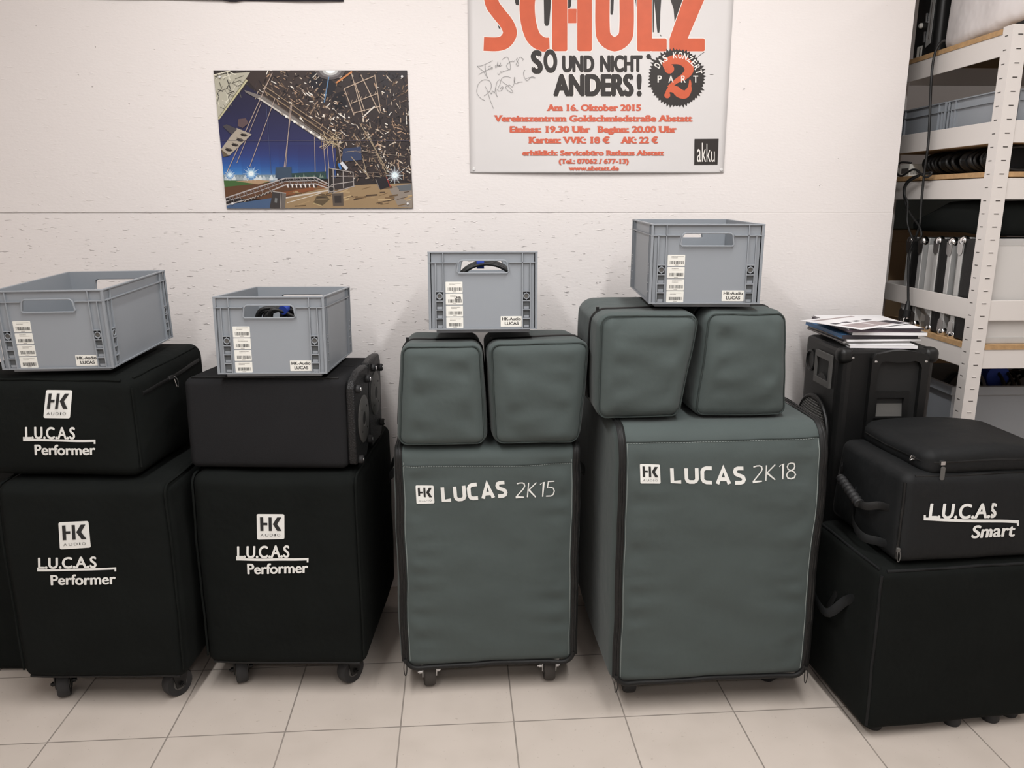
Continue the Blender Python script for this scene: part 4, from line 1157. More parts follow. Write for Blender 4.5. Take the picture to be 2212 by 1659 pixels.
flight_case('third slim flight case from the shelf front, near the wall edge', .36, .80, .10, .312)
def bag_on_cases():
    t = thing('cable_bag', 'limp black bag lying on the flight cases below the middle board', 'bag', on_shelf(.42, .03, 1.3445), SR)
    def pre(q): return Vector((q.x + .10 * max(0, (q.y - .28) / .3) * (1 if q.x < 0 else 0) * 0, q.y, q.z * (1 - .85 * max(0, (q.y - .26) / .24) ** 1.0 if q.y > .26 else 1)))
    fn = puffed(.78, .46, .105, .008, .006, 51, .004, pre)
    MB().soft(.78, .46, .105, .03, fn, 'black_cloth', (16, 12, 5)).build('bag_body', t, 180)
bag_on_cases()

# lowest visible board: big grey crate with cables
def big_crate():
    t = thing('storage_bin', 'large grey bin with cables on the lowest visible shelf board, right edge', 'bin', on_shelf(.46, .165, .5755), SR)
    w, d, h = .80, .40, .262; k = .004
    m = MB(); m.box(-w / 2 + .012, w / 2 - .012, .012, .012 + k, 0, h, 'crate'); m.box(-w / 2 + .012, w / 2 - .012, d - .012 - k, d - .012, 0, h, 'crate')
    for s in (-1, 1):
        a, b = sorted((s * (w / 2 - .012), s * (w / 2 - .012 - k))); m.box(a, b, .012 + k, d - .012 - k, 0, h, 'crate')
    m.box(-w / 2 + .012, w / 2 - .012, .012, d - .012, 0, k, 'crate'); m.build('bin_body', t)
    r = MB()
    for (x0, x1, y0, y1) in ((-w / 2, w / 2, 0, .014), (-w / 2, w / 2, d - .014, d), (-w / 2, -w / 2 + .014, .014, d - .014), (w / 2 - .014, w / 2, .014, d - .014)):
        r.box(x0, x1, y0, y1, h - .03, h, 'crate')
    r.build('rim', t, None, bevel=.002)
big_crate()
def bin_cable(label, x, col, seed, strap=False, n=5):
    t = thing('coiled_cable', label, 'cable', on_shelf(x, .33, .581), SR, 'cables in the large bin')
    mb = MB(); r = random.Random(seed)
    for k in range(n):
        rr = .118 + r.uniform(-.012, .012); x0 = -.03 + .016 * k
        mb.tube([(x0 + .03 * math.sin(a * 2 * PI / 36), rr * math.cos(a * 2 * PI / 36), .145 + rr * 1.08 * math.sin(a * 2 * PI / 36)) for a in range(36)], .0055, col, 8, closed=True)
    mb.build('cable', t, 180)
    if strap:
        s = MB(); s.lathe([(.034, -.025), (.042, -.02), (.042, .02), (.034, .025)], 'blue_strap', 18, Matrix.Translation((0, -.02, .262)) @ Matrix.Rotation(PI / 2, 4, 'X')); s.build('strap', t, 40)['label'] = 'blue strap'
bin_cable('grey coiled cable in the large bin at the right edge', .20, 'cable_grey', 61, n=3)
bin_cable('black coiled cable with wide blue strap in the large bin at the right edge', .30, 'cable', 62, True)
bin_cable('dark coiled cable furthest right in the large bin', .40, 'cable', 63)

# cables hanging down the shelf side
def hanging():
    def S(px, py, x=-.02, y=None):
        """point on the plane just outside the shelf's left side"""
        M = SM @ Matrix.Translation((x, 0, 0)); inv = M.inverted(); o = inv @ EYE; d = inv.to_3x3() @ ray(px, py); return M @ (o + d * (-o.x / d.x))
    t = thing('power_cable', 'black cable hanging from the top board down the shelf side, ending in a plug', 'cable', S(2031, 92))
    inv = Matrix.Translation(-t.location)
    pts = [S(2040, 88, .03), S(2031, 93, -.002), S(2019, 118, -.014), S(2012, 170), S(2006, 300), S(1996, 380), S(1990, 440), S(1986, 490), S(1965, 545), S(1962, 590), S(1962, 655)]
    MB().tube([inv @ p for p in smooth_path(pts, 8)], .0042, 'cable', 8).build('cable', t, 180)
    a = inv @ S(1962, 650); p = MB()
    p.lathe([(.0045, 0), (.007, -.004), (.009, -.028), (.013, -.032), (.0135, -.055), (.009, -.058)], 'cable', 16, Matrix.Translation(a)); p.lathe([(.0095, -.057), (.0095, -.063)], 'chrome', 14, Matrix.Translation(a))
    p.build('plug', t, 40)
    u = thing('loose_cable', 'looped black cable dangling from the middle board beside the wall edge', 'cable', S(1975, 385))
    inv2 = Matrix.Translation(-u.location)
    l1 = [S(1968, 352, -.015), S(1944, 352, -.03), S(1937, 372, -.035), S(1948, 380, -.03), S(1975, 366, -.02), S(2000, 383, -.02), S(2012, 372, -.015), S(1970, 384, -.022), S(1953, 405, -.025), S(1955, 435, -.025), S(1965, 460, -.025), S(1986, 490, -.028), S(1990, 510, -.03), S(1978, 520, -.03), S(1970, 512, -.03), S(1960, 480, -.03), S(1961, 440, -.03), S(1954, 420, -.03), S(1960, 396, -.028), S(1985, 380, -.02)]
    MB().tube([inv2 @ p for p in smooth_path(l1, 8)], .0036, 'cable', 8).build('cable', u, 180)
hanging()

# things behind, seen through the shelf
for (n, lab, cat, x0, x1, y0, y1, z0, z1, m, m2) in (
        ('cardboard_box', 'cardboard box in the alcove behind the shelf', 'box', 1.50, 2.1, .62, 1.0, 0, 1.33, 'card', 'card'),
        ('plastic_case', 'grey teal case on the cardboard box behind the shelf', 'case', 1.52, 2.0, .65, .98, 1.331, 1.52, 'teal', 'teal')):
    b = thing(n, lab, cat, ((x0 + x1) / 2, y0, z0)); w = x1 - x0
    MB().box(-w / 2, w / 2, 0, y1 - y0, 0, z1 - z0, m).build('box_body', b, None, bevel=.004)
    l = MB(); l.box(-w / 2 - .003, w / 2 + .003, -.003, y1 - y0 + .003, z1 - z0 - .05, z1 - z0 - .002, m2); l.build('lid', b, None, bevel=.003)

# ------------------------------------------------------------------ sheets on the wall
def sheet_point(px, py, y, bow=None):
    p = on_y(px, py, -.003)
    return Vector((p.x, y - (bow(p.x, p.z) if bow else 0), p.z))
def push_pin(parent, p, r=.006):
    m = MB(); m.lathe([(r, 0), (r, .0015), (r * .85, .0028), (r * .5, .0032)], 'pin', 16, Matrix.Translation(p) @ Matrix.Rotation(PI / 2, 4, 'X'))
    m.build('push_pin', parent, 40)

def concert_poster():
    x0, x1, z0, z1 = -.143, .7215, 1.543, 2.72
    t = thing('concert_poster', 'large white concert poster with orange and black lettering pinned to the wall', 'poster', (0, 0, 0))
    def bow(x, z):
        u = max(0, min(1, (x - x0) / (x1 - x0))); v = max(0, 1 - (z - z0) / .45)
        return .002 + .010 * (max(0, math.sin(PI * u)) ** 1.5) * v * v + .0012 * math.sin(u * 9 + z * 4)
    mb = MB(); nx, nz = 40, 40
    vs = [(x0 + (x1 - x0) * i / nx, -.001 - bow(x0 + (x1 - x0) * i / nx, z0 + (z1 - z0) * (j / nz) ** 1.5), z0 + (z1 - z0) * (j / nz) ** 1.5) for j in range(nz + 1) for i in range(nx + 1)]
    mb.add(vs, [(j * (nx + 1) + i, j * (nx + 1) + i + 1, (j + 1) * (nx + 1) + i + 1, (j + 1) * (nx + 1) + i) for j in range(nz) for i in range(nx)], 'poster_paper')
    sh = mb.build('sheet', t, 180)
    so = sh.modifiers.new('thickness', 'SOLIDIFY'); so.thickness = .0003; so.offset = 1
    lay = [-.0012]
    def ink(name, items, m, parent=t):
        b = MB(); lay[0] -= .00012
        for n, (vs, fs) in enumerate(items): b.add([sheet_point(v[0], v[1], lay[0] - n * 3e-6 - (v[2] * 8e-6 if len(v) > 2 else 0), bow) for v in vs], fs, m)
        return b.build(name, parent)
    def ribbon(pts, w): return stroke2d(smooth2(pts), w)
    def smooth2(pts, n=5): return [(p.x, p.y) for p in smooth_path([(a, b, 0) for a, b in pts], n)]
    def poly(pts):
        c = (sum(p[0] for p in pts) / len(pts), sum(p[1] for p in pts) / len(pts))
        return [c] + list(pts), [(0, 1 + i, 1 + (i + 1) % len(pts)) for i in range(len(pts))]
    def quadp(pts): return list(pts), [tuple(range(len(pts)))]
    # the big cut-off word
    def big(g):
        it = []
        it.append(ribbon([(1045 - g / 2, 95), (1075, 95.5), (1092, 89), (1101.5, 72), (1095, 52), (1078, 30), (1064, 10), (1061, -12), (1072, -26), (1114 + g / 2, -27)], 30 + g))
        it.append(ribbon([(1187 + g / 2, 96), (1171, 95), (1152, 80), (1141, 45), (1139, 5), (1146, -18), (1164, -27), (1187 + g / 2, -27)], [30 + g + 3 * math.sin(PI * i / 35) for i in range(36)]))
        def bar(a, b, c, d): it.append(quadp(rrect(a - g / 2, b + g / 2, c - g / 2, d + g / 2, 4, 3)))
        bar(1192.5, 1225.5, -42, 110.5); bar(1247, 1278.5, -42, 110.5); bar(1224, 1248, 19, 50)
        it.append(ribbon([(1301.5, -42 - g / 2), (1301.5, 0), (1301.5, 55), (1306, 82), (1327.5, 95.5), (1349, 82), (1353.5, 55), (1353.5, 0), (1353.5, -42 - g / 2)], 31 + g))
        bar(1376, 1408, -42, 111); bar(1404, 1440, 83, 111)
        bar(1446, 1522.5, 83, 111); bar(1446, 1522.5, -42, -14)
        it.append(quadp([(1446 - g / 2, 96 + g / 2), (1446 - g / 2, 84), (1481 - g / 2, -15), (1522 + g / 2, -15), (1522 + g / 2, -2), (1485 + g / 2, 84), (1485 + g / 2, 96 + g / 2)]))
        return it
    drips = [stroke2d([(1080, 30), (1080, 58), (1079, 62)], [10, 7, 3]), stroke2d([(1183, -30), (1182, 20), (1181, 50), (1181, 56)], [18, 14, 11, 5]), stroke2d([(1118, -20), (1118, 6), (1117, 11)], [14, 10, 5]),
             stroke2d([(1228, -20), (1229, 12), (1229, 18)], [16, 9, 4]), stroke2d([(1321, -30), (1321, 22), (1321, 32)], [12, 8, 4]), stroke2d([(1375, -20), (1376, 14)], [10, 4]),
             stroke2d([(1420, -30), (1421, 25), (1422, 60), (1422, 71)], [20, 11, 7, 4]), quadp([(1438, -30), (1490, -30), (1478, 12), (1462, 50), (1458, 60), (1455, 20)]), stroke2d([(1486, 40), (1485, 78), (1485, 82)], [7, 4, 2]),
             stroke2d([(1411, -10), (1411, 70)], [5, 2]), stroke2d([(1426, 75), (1428, 79)], [2, 1])]
    ink('drips', drips, 'dark_ink')
    ink('headline_outline', big(3), 'cream')
    ink('headline', big(0), 'orange')
    # black title
    def title(bold, h):
        return [text2d('S', (1148.5, 157.5), (1173.5, 156), 48 + h, bold), text2d('O', (1175, 155.5), (1205, 154), 48 + h, bold), text2d('UND', (1214, 154.5), (1284, 154.5), 35 + h, bold), text2d('NICHT', (1296, 154.5), (1388, 154.5), 35 + h, bold),
                text2d('ANDERS', (1195, 206), (1369, 206), 46 + h, bold), text2d('!', (1375, 206), (1386, 206), 46 + h, bold)]
    ink('title_outline', title(.105, 1), 'cream')
    ink('title', title(.072, 0), 'dark_ink')
    # splash badge
    r_ = random.Random(4); sp = []
    N = 54
    for i in range(N * 2):
        a = 2 * PI * i / (N * 2); rr = 57.5 if i % 2 == 0 else 57.5 + r_.choice((3, 4, 5, 6, 7, 8))
        sp.append((1461.5 + rr * 1.0 * math.cos(a), 168.5 + rr * 1.03 * math.sin(a)))
    ob = [poly(sp), poly([(1401 + 5.5 * math.cos(a * .5), 122.5 + 5.5 * math.sin(a * .5)) for a in range(13)]), stroke2d([(1401, 123), (1412, 132), (1416, 138)], [4, 3, 8]), stroke2d([(1533, 161), (1541, 161)], 1), stroke2d([(1508, 122), (1522, 112)], 1)]
    bd = ink('splash_badge', ob, 'dark_ink')
    two = smooth2([(1446, 152), (1438, 146), (1438, 136), (1450, 130), (1468, 129), (1483, 137), (1488, 152), (1478, 165), (1460, 176), (1444, 190)], 5)
    n = len(two); wds = [9 + 13 * math.sin(PI * min(1, max(0, (i / n - .1) / .8))) ** 1.2 for i in range(n)]
    wave = smooth2([(1438, 205), (1446, 194), (1458, 194), (1468, 202), (1480, 204), (1488, 194), (1490, 184)], 5); wn = len(wave)
    blob = lambda cx, cy, r: poly([(cx + r * math.cos(2 * PI * k / 18), cy + r * math.sin(2 * PI * k / 18)) for k in range(18)])
    ink('badge_numeral', [stroke2d(two, wds), blob(1445.5, 149, 10.5), stroke2d(wave, [4 + 15 * math.sin(PI * i / (wn - 1)) for i in range(wn)]), blob(1441, 206, 6.5), stroke2d(smooth2([(1490, 172), (1490, 184), (1485, 196)]), [2, 3, 4, 5, 6, 6, 6, 6, 5, 5, 5])], 'orange', bd)
    lt = [text2d(c, (x, 178.5), (x + w, 178.5), 15, .02) for c, x, w in (('P', 1420, 9), ('A', 1443.5, 11), ('R', 1471, 10), ('T', 1497, 11))]
    for i, c in enumerate('DAS KONZERT'):
        if c == ' ': continue
        a = R(-147 + i * 13.2); cx, cy = 1461.5 + 43 * math.cos(a), 168.5 + 43 * math.sin(a); e = (-math.sin(a), math.cos(a))
        w = 4.3 if c not in 'NOK' else 4.7
        lt.append(text2d(c, (cx - e[0] * w, cy - e[1] * w), (cx + e[0] * w, cy + e[1] * w), 13.5, .03))
    ink('badge_lettering', lt, 'cream', bd)
    # red lines set in a heavy slab face: bold letters with added feet and heads
    def slab(text, p0, p1, h):
        vs, fs = text2d(text, p0, p1, h, .06)
        raw, rf, _a, _b = glyphs(text); x0_, x1_ = glyphs(text, .06)[2:]; ch = cap_height(.06)
        lv = [min(v[1] for v in glyphs('H')[0]), cap_height(), max(v[1] for v in glyphs('x')[0]), max(v[1] for v in glyphs('l')[0])]
        seen = set(); it = [(vs, fs)]
        sx = (p1[0] - p0[0]) / (x1_ - x0_); sy = h / ch
        for f in rf:
            for a, b in zip(f, f[1:] + f[:1]):
                (ax, ay), (bx, by) = raw[a][:2], raw[b][:2]
                if abs(ay - by) > .004: continue
                L = abs(ax - bx)
                if not .04 < L < .2: continue
                for k, l in enumerate(lv):
                    if abs(ay - l) < .015:
                        key = (round((ax + bx) / 2, 2), k)
                        if key in seen: break
                        seen.add(key); c = (ax + bx) / 2; g = L / 2 + .10
                        xl, xr = c - g, c + (g if k in (0, 1) else L / 2)
                        ya, yb = (ay - .025, ay + .07) if k == 0 else (ay - .07, ay + .025)
                        q = [(p0[0] + (x - x0_) * sx, p0[1] - y * sy) for x, y in ((xl, ya), (xr, ya), (xr, yb), (xl, yb))]; q = [(u[0], u[1], 8) for u in q]
                        it.append((q, [(0, 1, 2, 3)])); break
        return it
    for s, a, b, y, h in (('Am 16. Oktober 2015', 1181.7, 1384.6, 239.3, 13.4), ('Vereinszentrum Goldschmiedstraße Abstatt', 1067.8, 1495.8, 262.4, 13.4),
                          ('Einlass: 19.30 Uhr', 1100.9, 1275.6, 286, 13.4), ('Beginn: 20.00 Uhr', 1290.8, 1461.6, 286, 13.4), ('Karten: VVK: 18 €', 1142.4, 1317, 309.3, 13.4), ('AK: 22 €', 1341, 1421, 309.3, 13.4),
                          ('erhältlich: Servicebüro Rathaus Abstatt', 1128, 1434, 335.6, 10.6), ('(Tel.: 07062 / 677-13)', 1206.7, 1357.5, 353.2, 10.2), ('www.abstatt.de', 1228.4, 1336.3, 368.2, 9.4)):
        ink('text_line', slab(s, (a, y), (b, y), h), 'red')
    sq = ink('logo_square', [quadp([(1499.5, 300.5), (1552, 300), (1549.5, 355.5), (1498.8, 356)])], 'dark_ink')
    ink('logo_lettering', [text2d(c, (x, 349.5), (x + w, 349.5), h, .0) for c, x, w, h in (('a', 1505, 8.5, 41), ('k', 1515.5, 9, 41), ('k', 1525.5, 9, 39), ('u', 1535.5, 8, 34))], 'cream', sq)
    # pen dedication
    hw = [[(110, 450), (200, 440), (330, 390), (460, 320)], [(290, 400), (295, 520), (320, 640), (350, 720)], [(110, 450), (210, 530), (260, 580), (340, 710)], [(150, 635), (270, 570), (350, 530)],
          [(350, 460), (415, 440)], [(365, 490), (375, 530), (400, 490), (410, 520), (430, 470), (445, 520), (460, 465)], [(575, 345), (560, 440), (530, 480), (520, 440), (560, 420), (580, 460), (600, 420), (610, 450), (640, 370), (620, 450), (680, 420)],
          [(670, 300), (740, 255), (795, 250), (830, 340), (855, 430), (855, 520), (800, 500), (770, 440), (800, 390), (860, 350), (890, 350), (900, 330), (930, 350), (950, 320)], [(1020, 265), (990, 300), (1040, 400), (1020, 440), (985, 410), (1020, 330), (1070, 245), (1120, 270), (1150, 290), (1125, 320)],
          [(570, 600), (600, 640), (640, 570), (660, 600), (690, 570), (850, 520)], [(290, 1220), (200, 1170), (120, 1080), (105, 980), (140, 850), (220, 770), (310, 750), (400, 790), (430, 880), (410, 980), (330, 1070), (265, 1115)], [(290, 900), (340, 1000), (400, 1200), (480, 1400)],
          [(380, 1010), (400, 1030), (430, 1070), (460, 1000), (500, 1050), (530, 930), (540, 1080), (570, 1140), (525, 1060)], [(520, 960), (560, 800), (620, 750), (630, 830), (570, 980), (640, 1000), (680, 960), (690, 910), (650, 920), (640, 960), (690, 950)],
          [(865, 710), (780, 680), (690, 700), (650, 760), (720, 830), (790, 880), (900, 1000), (890, 1040), (820, 1010), (750, 930), (780, 890), (840, 870), (870, 900), (900, 910), (940, 840), (960, 720), (945, 700), (940, 790), (980, 840), (1040, 810), (1130, 800)],
          [(1190, 550), (1170, 540), (1150, 620), (1180, 720), (1230, 775), (1290, 720), (1340, 680), (1410, 710), (1290, 700), (1200, 730)]]
    ink('pen_dedication', [stroke2d(smooth2([(1020 + x / 10.37, 100 + y / 10.37) for x, y in s], 5), .6) for s in hw], 'pen')
    for q in ((1023.5, 365.5), (1558, 366.5)):
        p = sheet_point(*q, -.001, bow); push_pin(t, p + Vector((0, -.0006, 0)), .0055)
concert_poster()

def stage_print():
    t = thing('photo_print', 'colour print of a night stage build with trusses and cables pinned to the wall', 'photo print', (0, 0, 0))
    mb = MB(); lay = [0]; r = random.Random(11)
    CORN = [(98, 103), (2068, 107), (2128, 1503), (235, 1518)]
    wob = lambda x, z: .0015
    def put_(pts, faces, c):
        c = tuple(lin(max(0, min(255, k))) for k in c) + (1,); lay[0] += 1
        mb.add([sheet_point(440 + x / 4.7064, 130 + y / 4.7059, -.0015 - lay[0] * .0000022, wob) for x, y in pts], faces, 'print'); mb.col += [c] * len(faces)
    def left(y): return CORN[0][0] + (CORN[3][0] - CORN[0][0]) * (y - 103) / 1415
    def right(y): return CORN[1][0] + (CORN[2][0] - CORN[1][0]) * (y - 105) / 1397
    def clampp(p): y = max(105, min(1508, p[1])); return (max(left(y) + 1, min(right(y) - 1, p[0])), y)
    def pg(pts, c): put_([clampp(p) for p in pts], [tuple(range(len(pts)))], c)
    def ln(a, b, w, c):
        vs, fs = stroke2d([clampp(a), clampp(b)], w); put_([clampp(v) for v in vs], fs, c)
    def disc(x, y, rad, c, n=14): pg([(x + rad * math.cos(2 * PI * k / n), y + rad * math.sin(2 * PI * k / n)) for k in range(n)], c)
    def mixc(a, b, k): return tuple(a[i] + (b[i] - a[i]) * k for i in range(3))
    # backing
    n = 12
    put_([(CORN[0][0] * (1 - i / n) + CORN[1][0] * i / n, 0) for i in range(n + 1)][:0] + [((left(y)) * (1 - i / n) + right(y) * i / n, y) for y in (103.5, 500, 1000, 1508) for i in range(n + 1)],
         [(j * 13 + i, j * 13 + i + 1, (j + 1) * 13 + i + 1, (j + 1) * 13 + i) for j in range(3) for i in range(n)], (44, 38, 38))
    # night sky, brighter towards the far lights
    stops = [(230, (36, 33, 56)), (500, (38, 37, 66)), (800, (44, 46, 86)), (950, (46, 62, 120)), (1060, (44, 88, 156)), (1130, (60, 120, 184)), (1200, (120, 160, 200))]
    y = 230
    while y < 1200:
        a = next(i for i in range(len(stops) - 1) if stops[i + 1][0] >= y); k = (y - stops[a][0]) / (stops[a + 1][0] - stops[a][0]); c = mixc(stops[a][1], stops[a + 1][1], k)
        L = lambda q: max(left(q), 430 - (q - 260) * .83 if q < 600 else 0); Rr = lambda q: min(1345, 430 + (q - 250) * 1.47)
        nseg = 6
        for s in range(nseg):
            f0, f1 = s / nseg, (s + 1) / nseg; cc = mixc(c, (40, 38, 82), .65 * (s / nseg) if y > 850 else 0)
            A = lambda q, f: (L(q) + (max(L(q), Rr(q)) - L(q)) * f, q)
            pg([A(y, f0), A(y, f1), A(y + 15, f1), A(y + 15, f0)], cc)
        y += 15
    # pale tower at the upper left
    pg([(105, 150), (500, 118), (470, 160), (145, 600)], (176, 172, 156))
    for k in range(70):
        x0, y0 = r.uniform(100, 430), r.uniform(110, 520)
        if y0 > 590 - (x0 - 140) * 1.4: continue
        a = r.choice((R(25), R(-60), R(70), R(-20))); l = r.uniform(30, 110); ln((x0, y0), (x0 + l * math.cos(a), y0 + l * math.sin(a)), r.uniform(3, 9), r.choice(((70, 66, 62), (98, 94, 84), (50, 46, 46), (216, 212, 196))))
    ln((500, 118), (140, 600), 24, (188, 182, 148)); ln((490, 110), (128, 590), 8, (110, 104, 84)); ln((100, 150), (270, 110), 10, (220, 214, 196))
    # roof mass
    pg([(480, 112), (1330, 112), (1330, 860), (1230, 830), (560, 330), (430, 190)], (58, 48, 46)); pg([(1330, 112), (2066, 112), (2110, 1230), (1420, 1180), (1330, 860)], (50, 42, 42))
    pg([(1080, 130), (1200, 112), (1350, 250), (1330, 330), (1240, 400), (1060, 240)], (28, 27, 34)); pg([(1300, 360), (1420, 310), (1470, 480), (1330, 520)], (24, 22, 28)); pg([(1760, 120), (2066, 112), (2070, 180), (1880, 200), (1900, 700), (1840, 330)], (46, 42, 46))
    pal = ((150, 128, 108), (198, 182, 164), (92, 76, 66), (28, 24, 28), (228, 222, 212), (118, 96, 76), (60, 52, 54), (172, 142, 118), (34, 30, 36))
    def clutter(n, x0, y0, x1, y1, spread, lmin, lmax, wmin, wmax, angs, p=pal):
        for k in range(n):
            s = r.random(); o = r.gauss(0, spread); ang = math.atan2(y1 - y0, x1 - x0)
            x, y = x0 + (x1 - x0) * s - math.sin(ang) * o, y0 + (y1 - y0) * s + math.cos(ang) * o
            if y < 640 + (x - 1000) * .75 - 150 and False: continue
            if x < 1340 and y > 250 + (x - 430) / 1.47 - 10: continue
            a = R(r.choice(angs)) + r.uniform(-.25, .25); l = r.uniform(lmin, lmax); ln((x, y), (x + l * math.cos(a), y + l * math.sin(a)), r.uniform(wmin, wmax), r.choice(p))
    clutter(170, 600, 130, 1850, 1000, 120, 20, 90, 4, 13, (32, 34, -55, 120, 60)); clutter(150, 950, 280, 1800, 900, 90, 12, 45, 5, 16, (32, -50, 80, 10))
    clutter(110, 1880, 150, 2040, 1150, 90, 20, 90, 4, 12, (-30, 60, 95, 20)); clutter(80, 1450, 650, 1900, 1200, 110, 20, 80, 4, 9, (60, 70, -70, 20))
    for k in range(900):
        x, y = r.uniform(620, 2085), r.uniform(112, 1230)
        if x < 1345 and y > 250 + (x - 430) / 1.47 - 60: continue
        if x < 1000 and y < 130 + (1000 - x) * .1: continue
        if (1420 < x < 1800 and 160 < y < 560 and r.random() < .8) or (1080 < x < 1330 and 130 < y < 380 and r.random() < .75): continue
        a = R(r.choice((33, 30, -57, 75, -20, 110))) + r.uniform(-.2, .2); l = r.uniform(8, 46)
        ln((x, y), (x + l * math.cos(a), y + l * math.sin(a)), r.uniform(4, 13), r.choice(pal if r.random() < .55 else ((26, 22, 26), (40, 32, 32), (84, 68, 60), (110, 92, 80))))
    # grid of the roof
    gcol = (176, 156, 138)
    for a, b in (((1430, 290), (1740, 160)), ((1500, 440), (1770, 340)), ((1520, 540), (1800, 470)), ((1430, 290), (1530, 560)), ((1740, 150), (1800, 520)), ((1540, 230), (1640, 520)), ((1600, 150), (1790, 540)), ((1500, 120), (1620, 560))): ln(a, b, 9, gcol)
    for k in range(12): ln((1500 + 24 * k, 440 - 9 * k), (1512 + 24 * k, 405 - 9 * k + (34 if k % 2 else 0)), 5, gcol)
    ln((1350, 232), (1510, 118), 18, (190, 126, 80)); ln((1620, 580), (1740, 470), 14, (214, 206, 196)); ln((1110, 180), (1160, 130), 10, (198, 190, 180)); ln((1140, 200), (1200, 145), 8, (170, 160, 150))
    # edge beam of the roof
    pg([(418, 306), (440, 312), (640, 380), (1240, 800), (1225, 838), (600, 420), (430, 330)], (118, 112, 108)); ln((560, 385), (1230, 822), 16, (196, 190, 182)); ln((560, 330), (1250, 790), 10, (90, 78, 68)); ln((640, 330), (1330, 800), 12, (134, 114, 92)); ln((600, 250), (1340, 760), 8, (150, 130, 108))
    for k in range(11): disc(800 + 42 * k, 545 + 27 * k, 13, (238, 236, 230) if k % 2 else (150, 140, 130), 8)
    for k in range(34): ln((1180 + r.uniform(0, 260), 740 + r.uniform(-40, 130)), (1180 + r.uniform(0, 260), 860 + r.uniform(-60, 60)), 4, r.choice(((178, 158, 126), (120, 100, 78), (206, 190, 160))))
    # light in the roof
    for rad, c in ((150, (84, 78, 78)), (112, (120, 116, 116)), (80, (190, 190, 188)), (48, (250, 251, 248))): pg([(1290 + rad * math.cos(PI * k / 12), 106 + rad * .62 * math.sin(PI * k / 12)) for k in range(13)], c)
    ln((1275, 170), (1228, 430), 12, (92, 126, 160))
    # ropes
    rope = (168, 150, 140)
    for a, b, w in (((700, 130), (226, 1170), 8), ((590, 430), (340, 1045), 6), ((728, 390), (472, 1080), 7), ((898, 460), (818, 1120), 8), ((884, 460), (836, 1110), 5), ((1130, 780), (1136, 1170), 7), ((1220, 840), (1246, 1190), 6), ((1256, 870), (1278, 1110), 6), ((1306, 830), (1332, 1090), 5), ((1370, 840), (1400, 1060), 6)): ln(a, b, w, rope)
    ln((640, 470), (690, 1150), 4, (70, 78, 112))
    # hanging loudspeakers
    pg([(340, 690), (492, 755), (262, 972), (180, 905)], (166, 156, 142)); pg([(196, 672), (236, 652), (345, 700), (290, 760)], (70, 66, 70)); pg([(355, 600), (430, 590), (462, 640), (400, 690), (350, 670)], (92, 74, 76)); pg([(180, 905), (262, 972), (200, 985)], (96, 84, 70))
    for x, y in ((412, 762), (372, 812), (322, 862), (258, 912)): pg([(x + 36 * math.cos(2 * PI * k / 12 + .3), y + 17 * math.sin(2 * PI * k / 12 + .6)) for k in range(12)], (38, 33, 32)); ln((x - 34, y - 28), (x + 50, y + 14), 4, (110, 100, 90))
    # far ground, tents, lights
    pg([(200, 1165), (740, 1165), (740, 1235), (210, 1235)], (120, 138, 150))
    for k in range(14): x = 215 + 38 * k; pg([(x, 1200), (x + 20, 1172 + r.uniform(-8, 12)), (x + 44, 1204), (x + 44, 1222), (x, 1222)], r.choice(((206, 212, 214), (180, 190, 196), (148, 160, 168))))
    pg([(205, 1222), (560, 1226), (700, 1250), (700, 1300), (215, 1290)], (66, 98, 54)); pg([(212, 1290), (700, 1240), (1250, 1230), (1260, 1330), (700, 1420), (222, 1400)], (92, 62, 42)); pg([(330, 1230), (560, 1216), (690, 1226), (560, 1262)], (168, 140, 110))
    pg([(735, 1090), (895, 1085), (898, 1195), (730, 1200)], (58, 74, 92)); pg([(895, 1150), (1245, 1130), (1250, 1210), (900, 1200)], (44, 66, 66))
    for k in range(16): x = 905 + 21 * k; pg([(x, 1195), (x + 10, 1160 + r.uniform(-14, 14)), (x + 24, 1195)], r.choice(((52, 84, 70), (116, 132, 120), (40, 60, 60))))
    def star(x, y, s, h=((94, 136, 184), (140, 178, 210))):
        for rad, c in ((1.9, h[0]), (1.35, h[1]), (.9, (212, 230, 236)), (.55, (252, 253, 250))): disc(x, y, s * rad, c)
        for k in range(12): a = PI * k / 6; ln((x, y), (x + s * 2.6 * math.cos(a), y + s * 2.6 * math.sin(a)), 3, (216, 230, 236))
    star(486, 1155, 32); star(270, 1168, 22)
    # stage floor
    pg([(820, 1400), (1260, 1290), (1700, 1262), (2116, 1250), (2127, 1502), (240, 1514), (236, 1470)], (150, 126, 94)); pg([(236, 1470), (700, 1400), (690, 1512), (240, 1516)], (70, 92, 124)); pg([(760, 1350), (1240, 1268), (1240, 1300), (800, 1386)], (128, 76, 46)); pg([(1880, 1290), (2116, 1250), (2126, 1500), (1980, 1490)], (138, 128, 118))
    for k in range(60): x, y = r.uniform(850, 2090), r.uniform(1300, 1490); l = r.uniform(30, 130); ln((x, y), (x + l, y - l * r.uniform(-.1, .45)), r.uniform(5, 18), r.choice(((96, 76, 54), (74, 58, 44), (182, 158, 120), (164, 138, 102), (116, 92, 64))))
    ln((830, 1400), (1290, 1320), 14, (196, 186, 176)); ln((850, 1450), (1200, 1350), 7, (206, 198, 186))
    # walkway trusses
    tc = (176, 170, 168)
    for off, w in ((0, 12), (44, 7), (92, 12)):
        P = [(232, 1400 + off * .8), (560, 1290 + off), (830, 1200 + off * .75), (1140, 1192 + off * .7), (1262, 1255 + off * .5)]
        for a, b in zip(P, P[1:]): ln(a, b, w, tc)
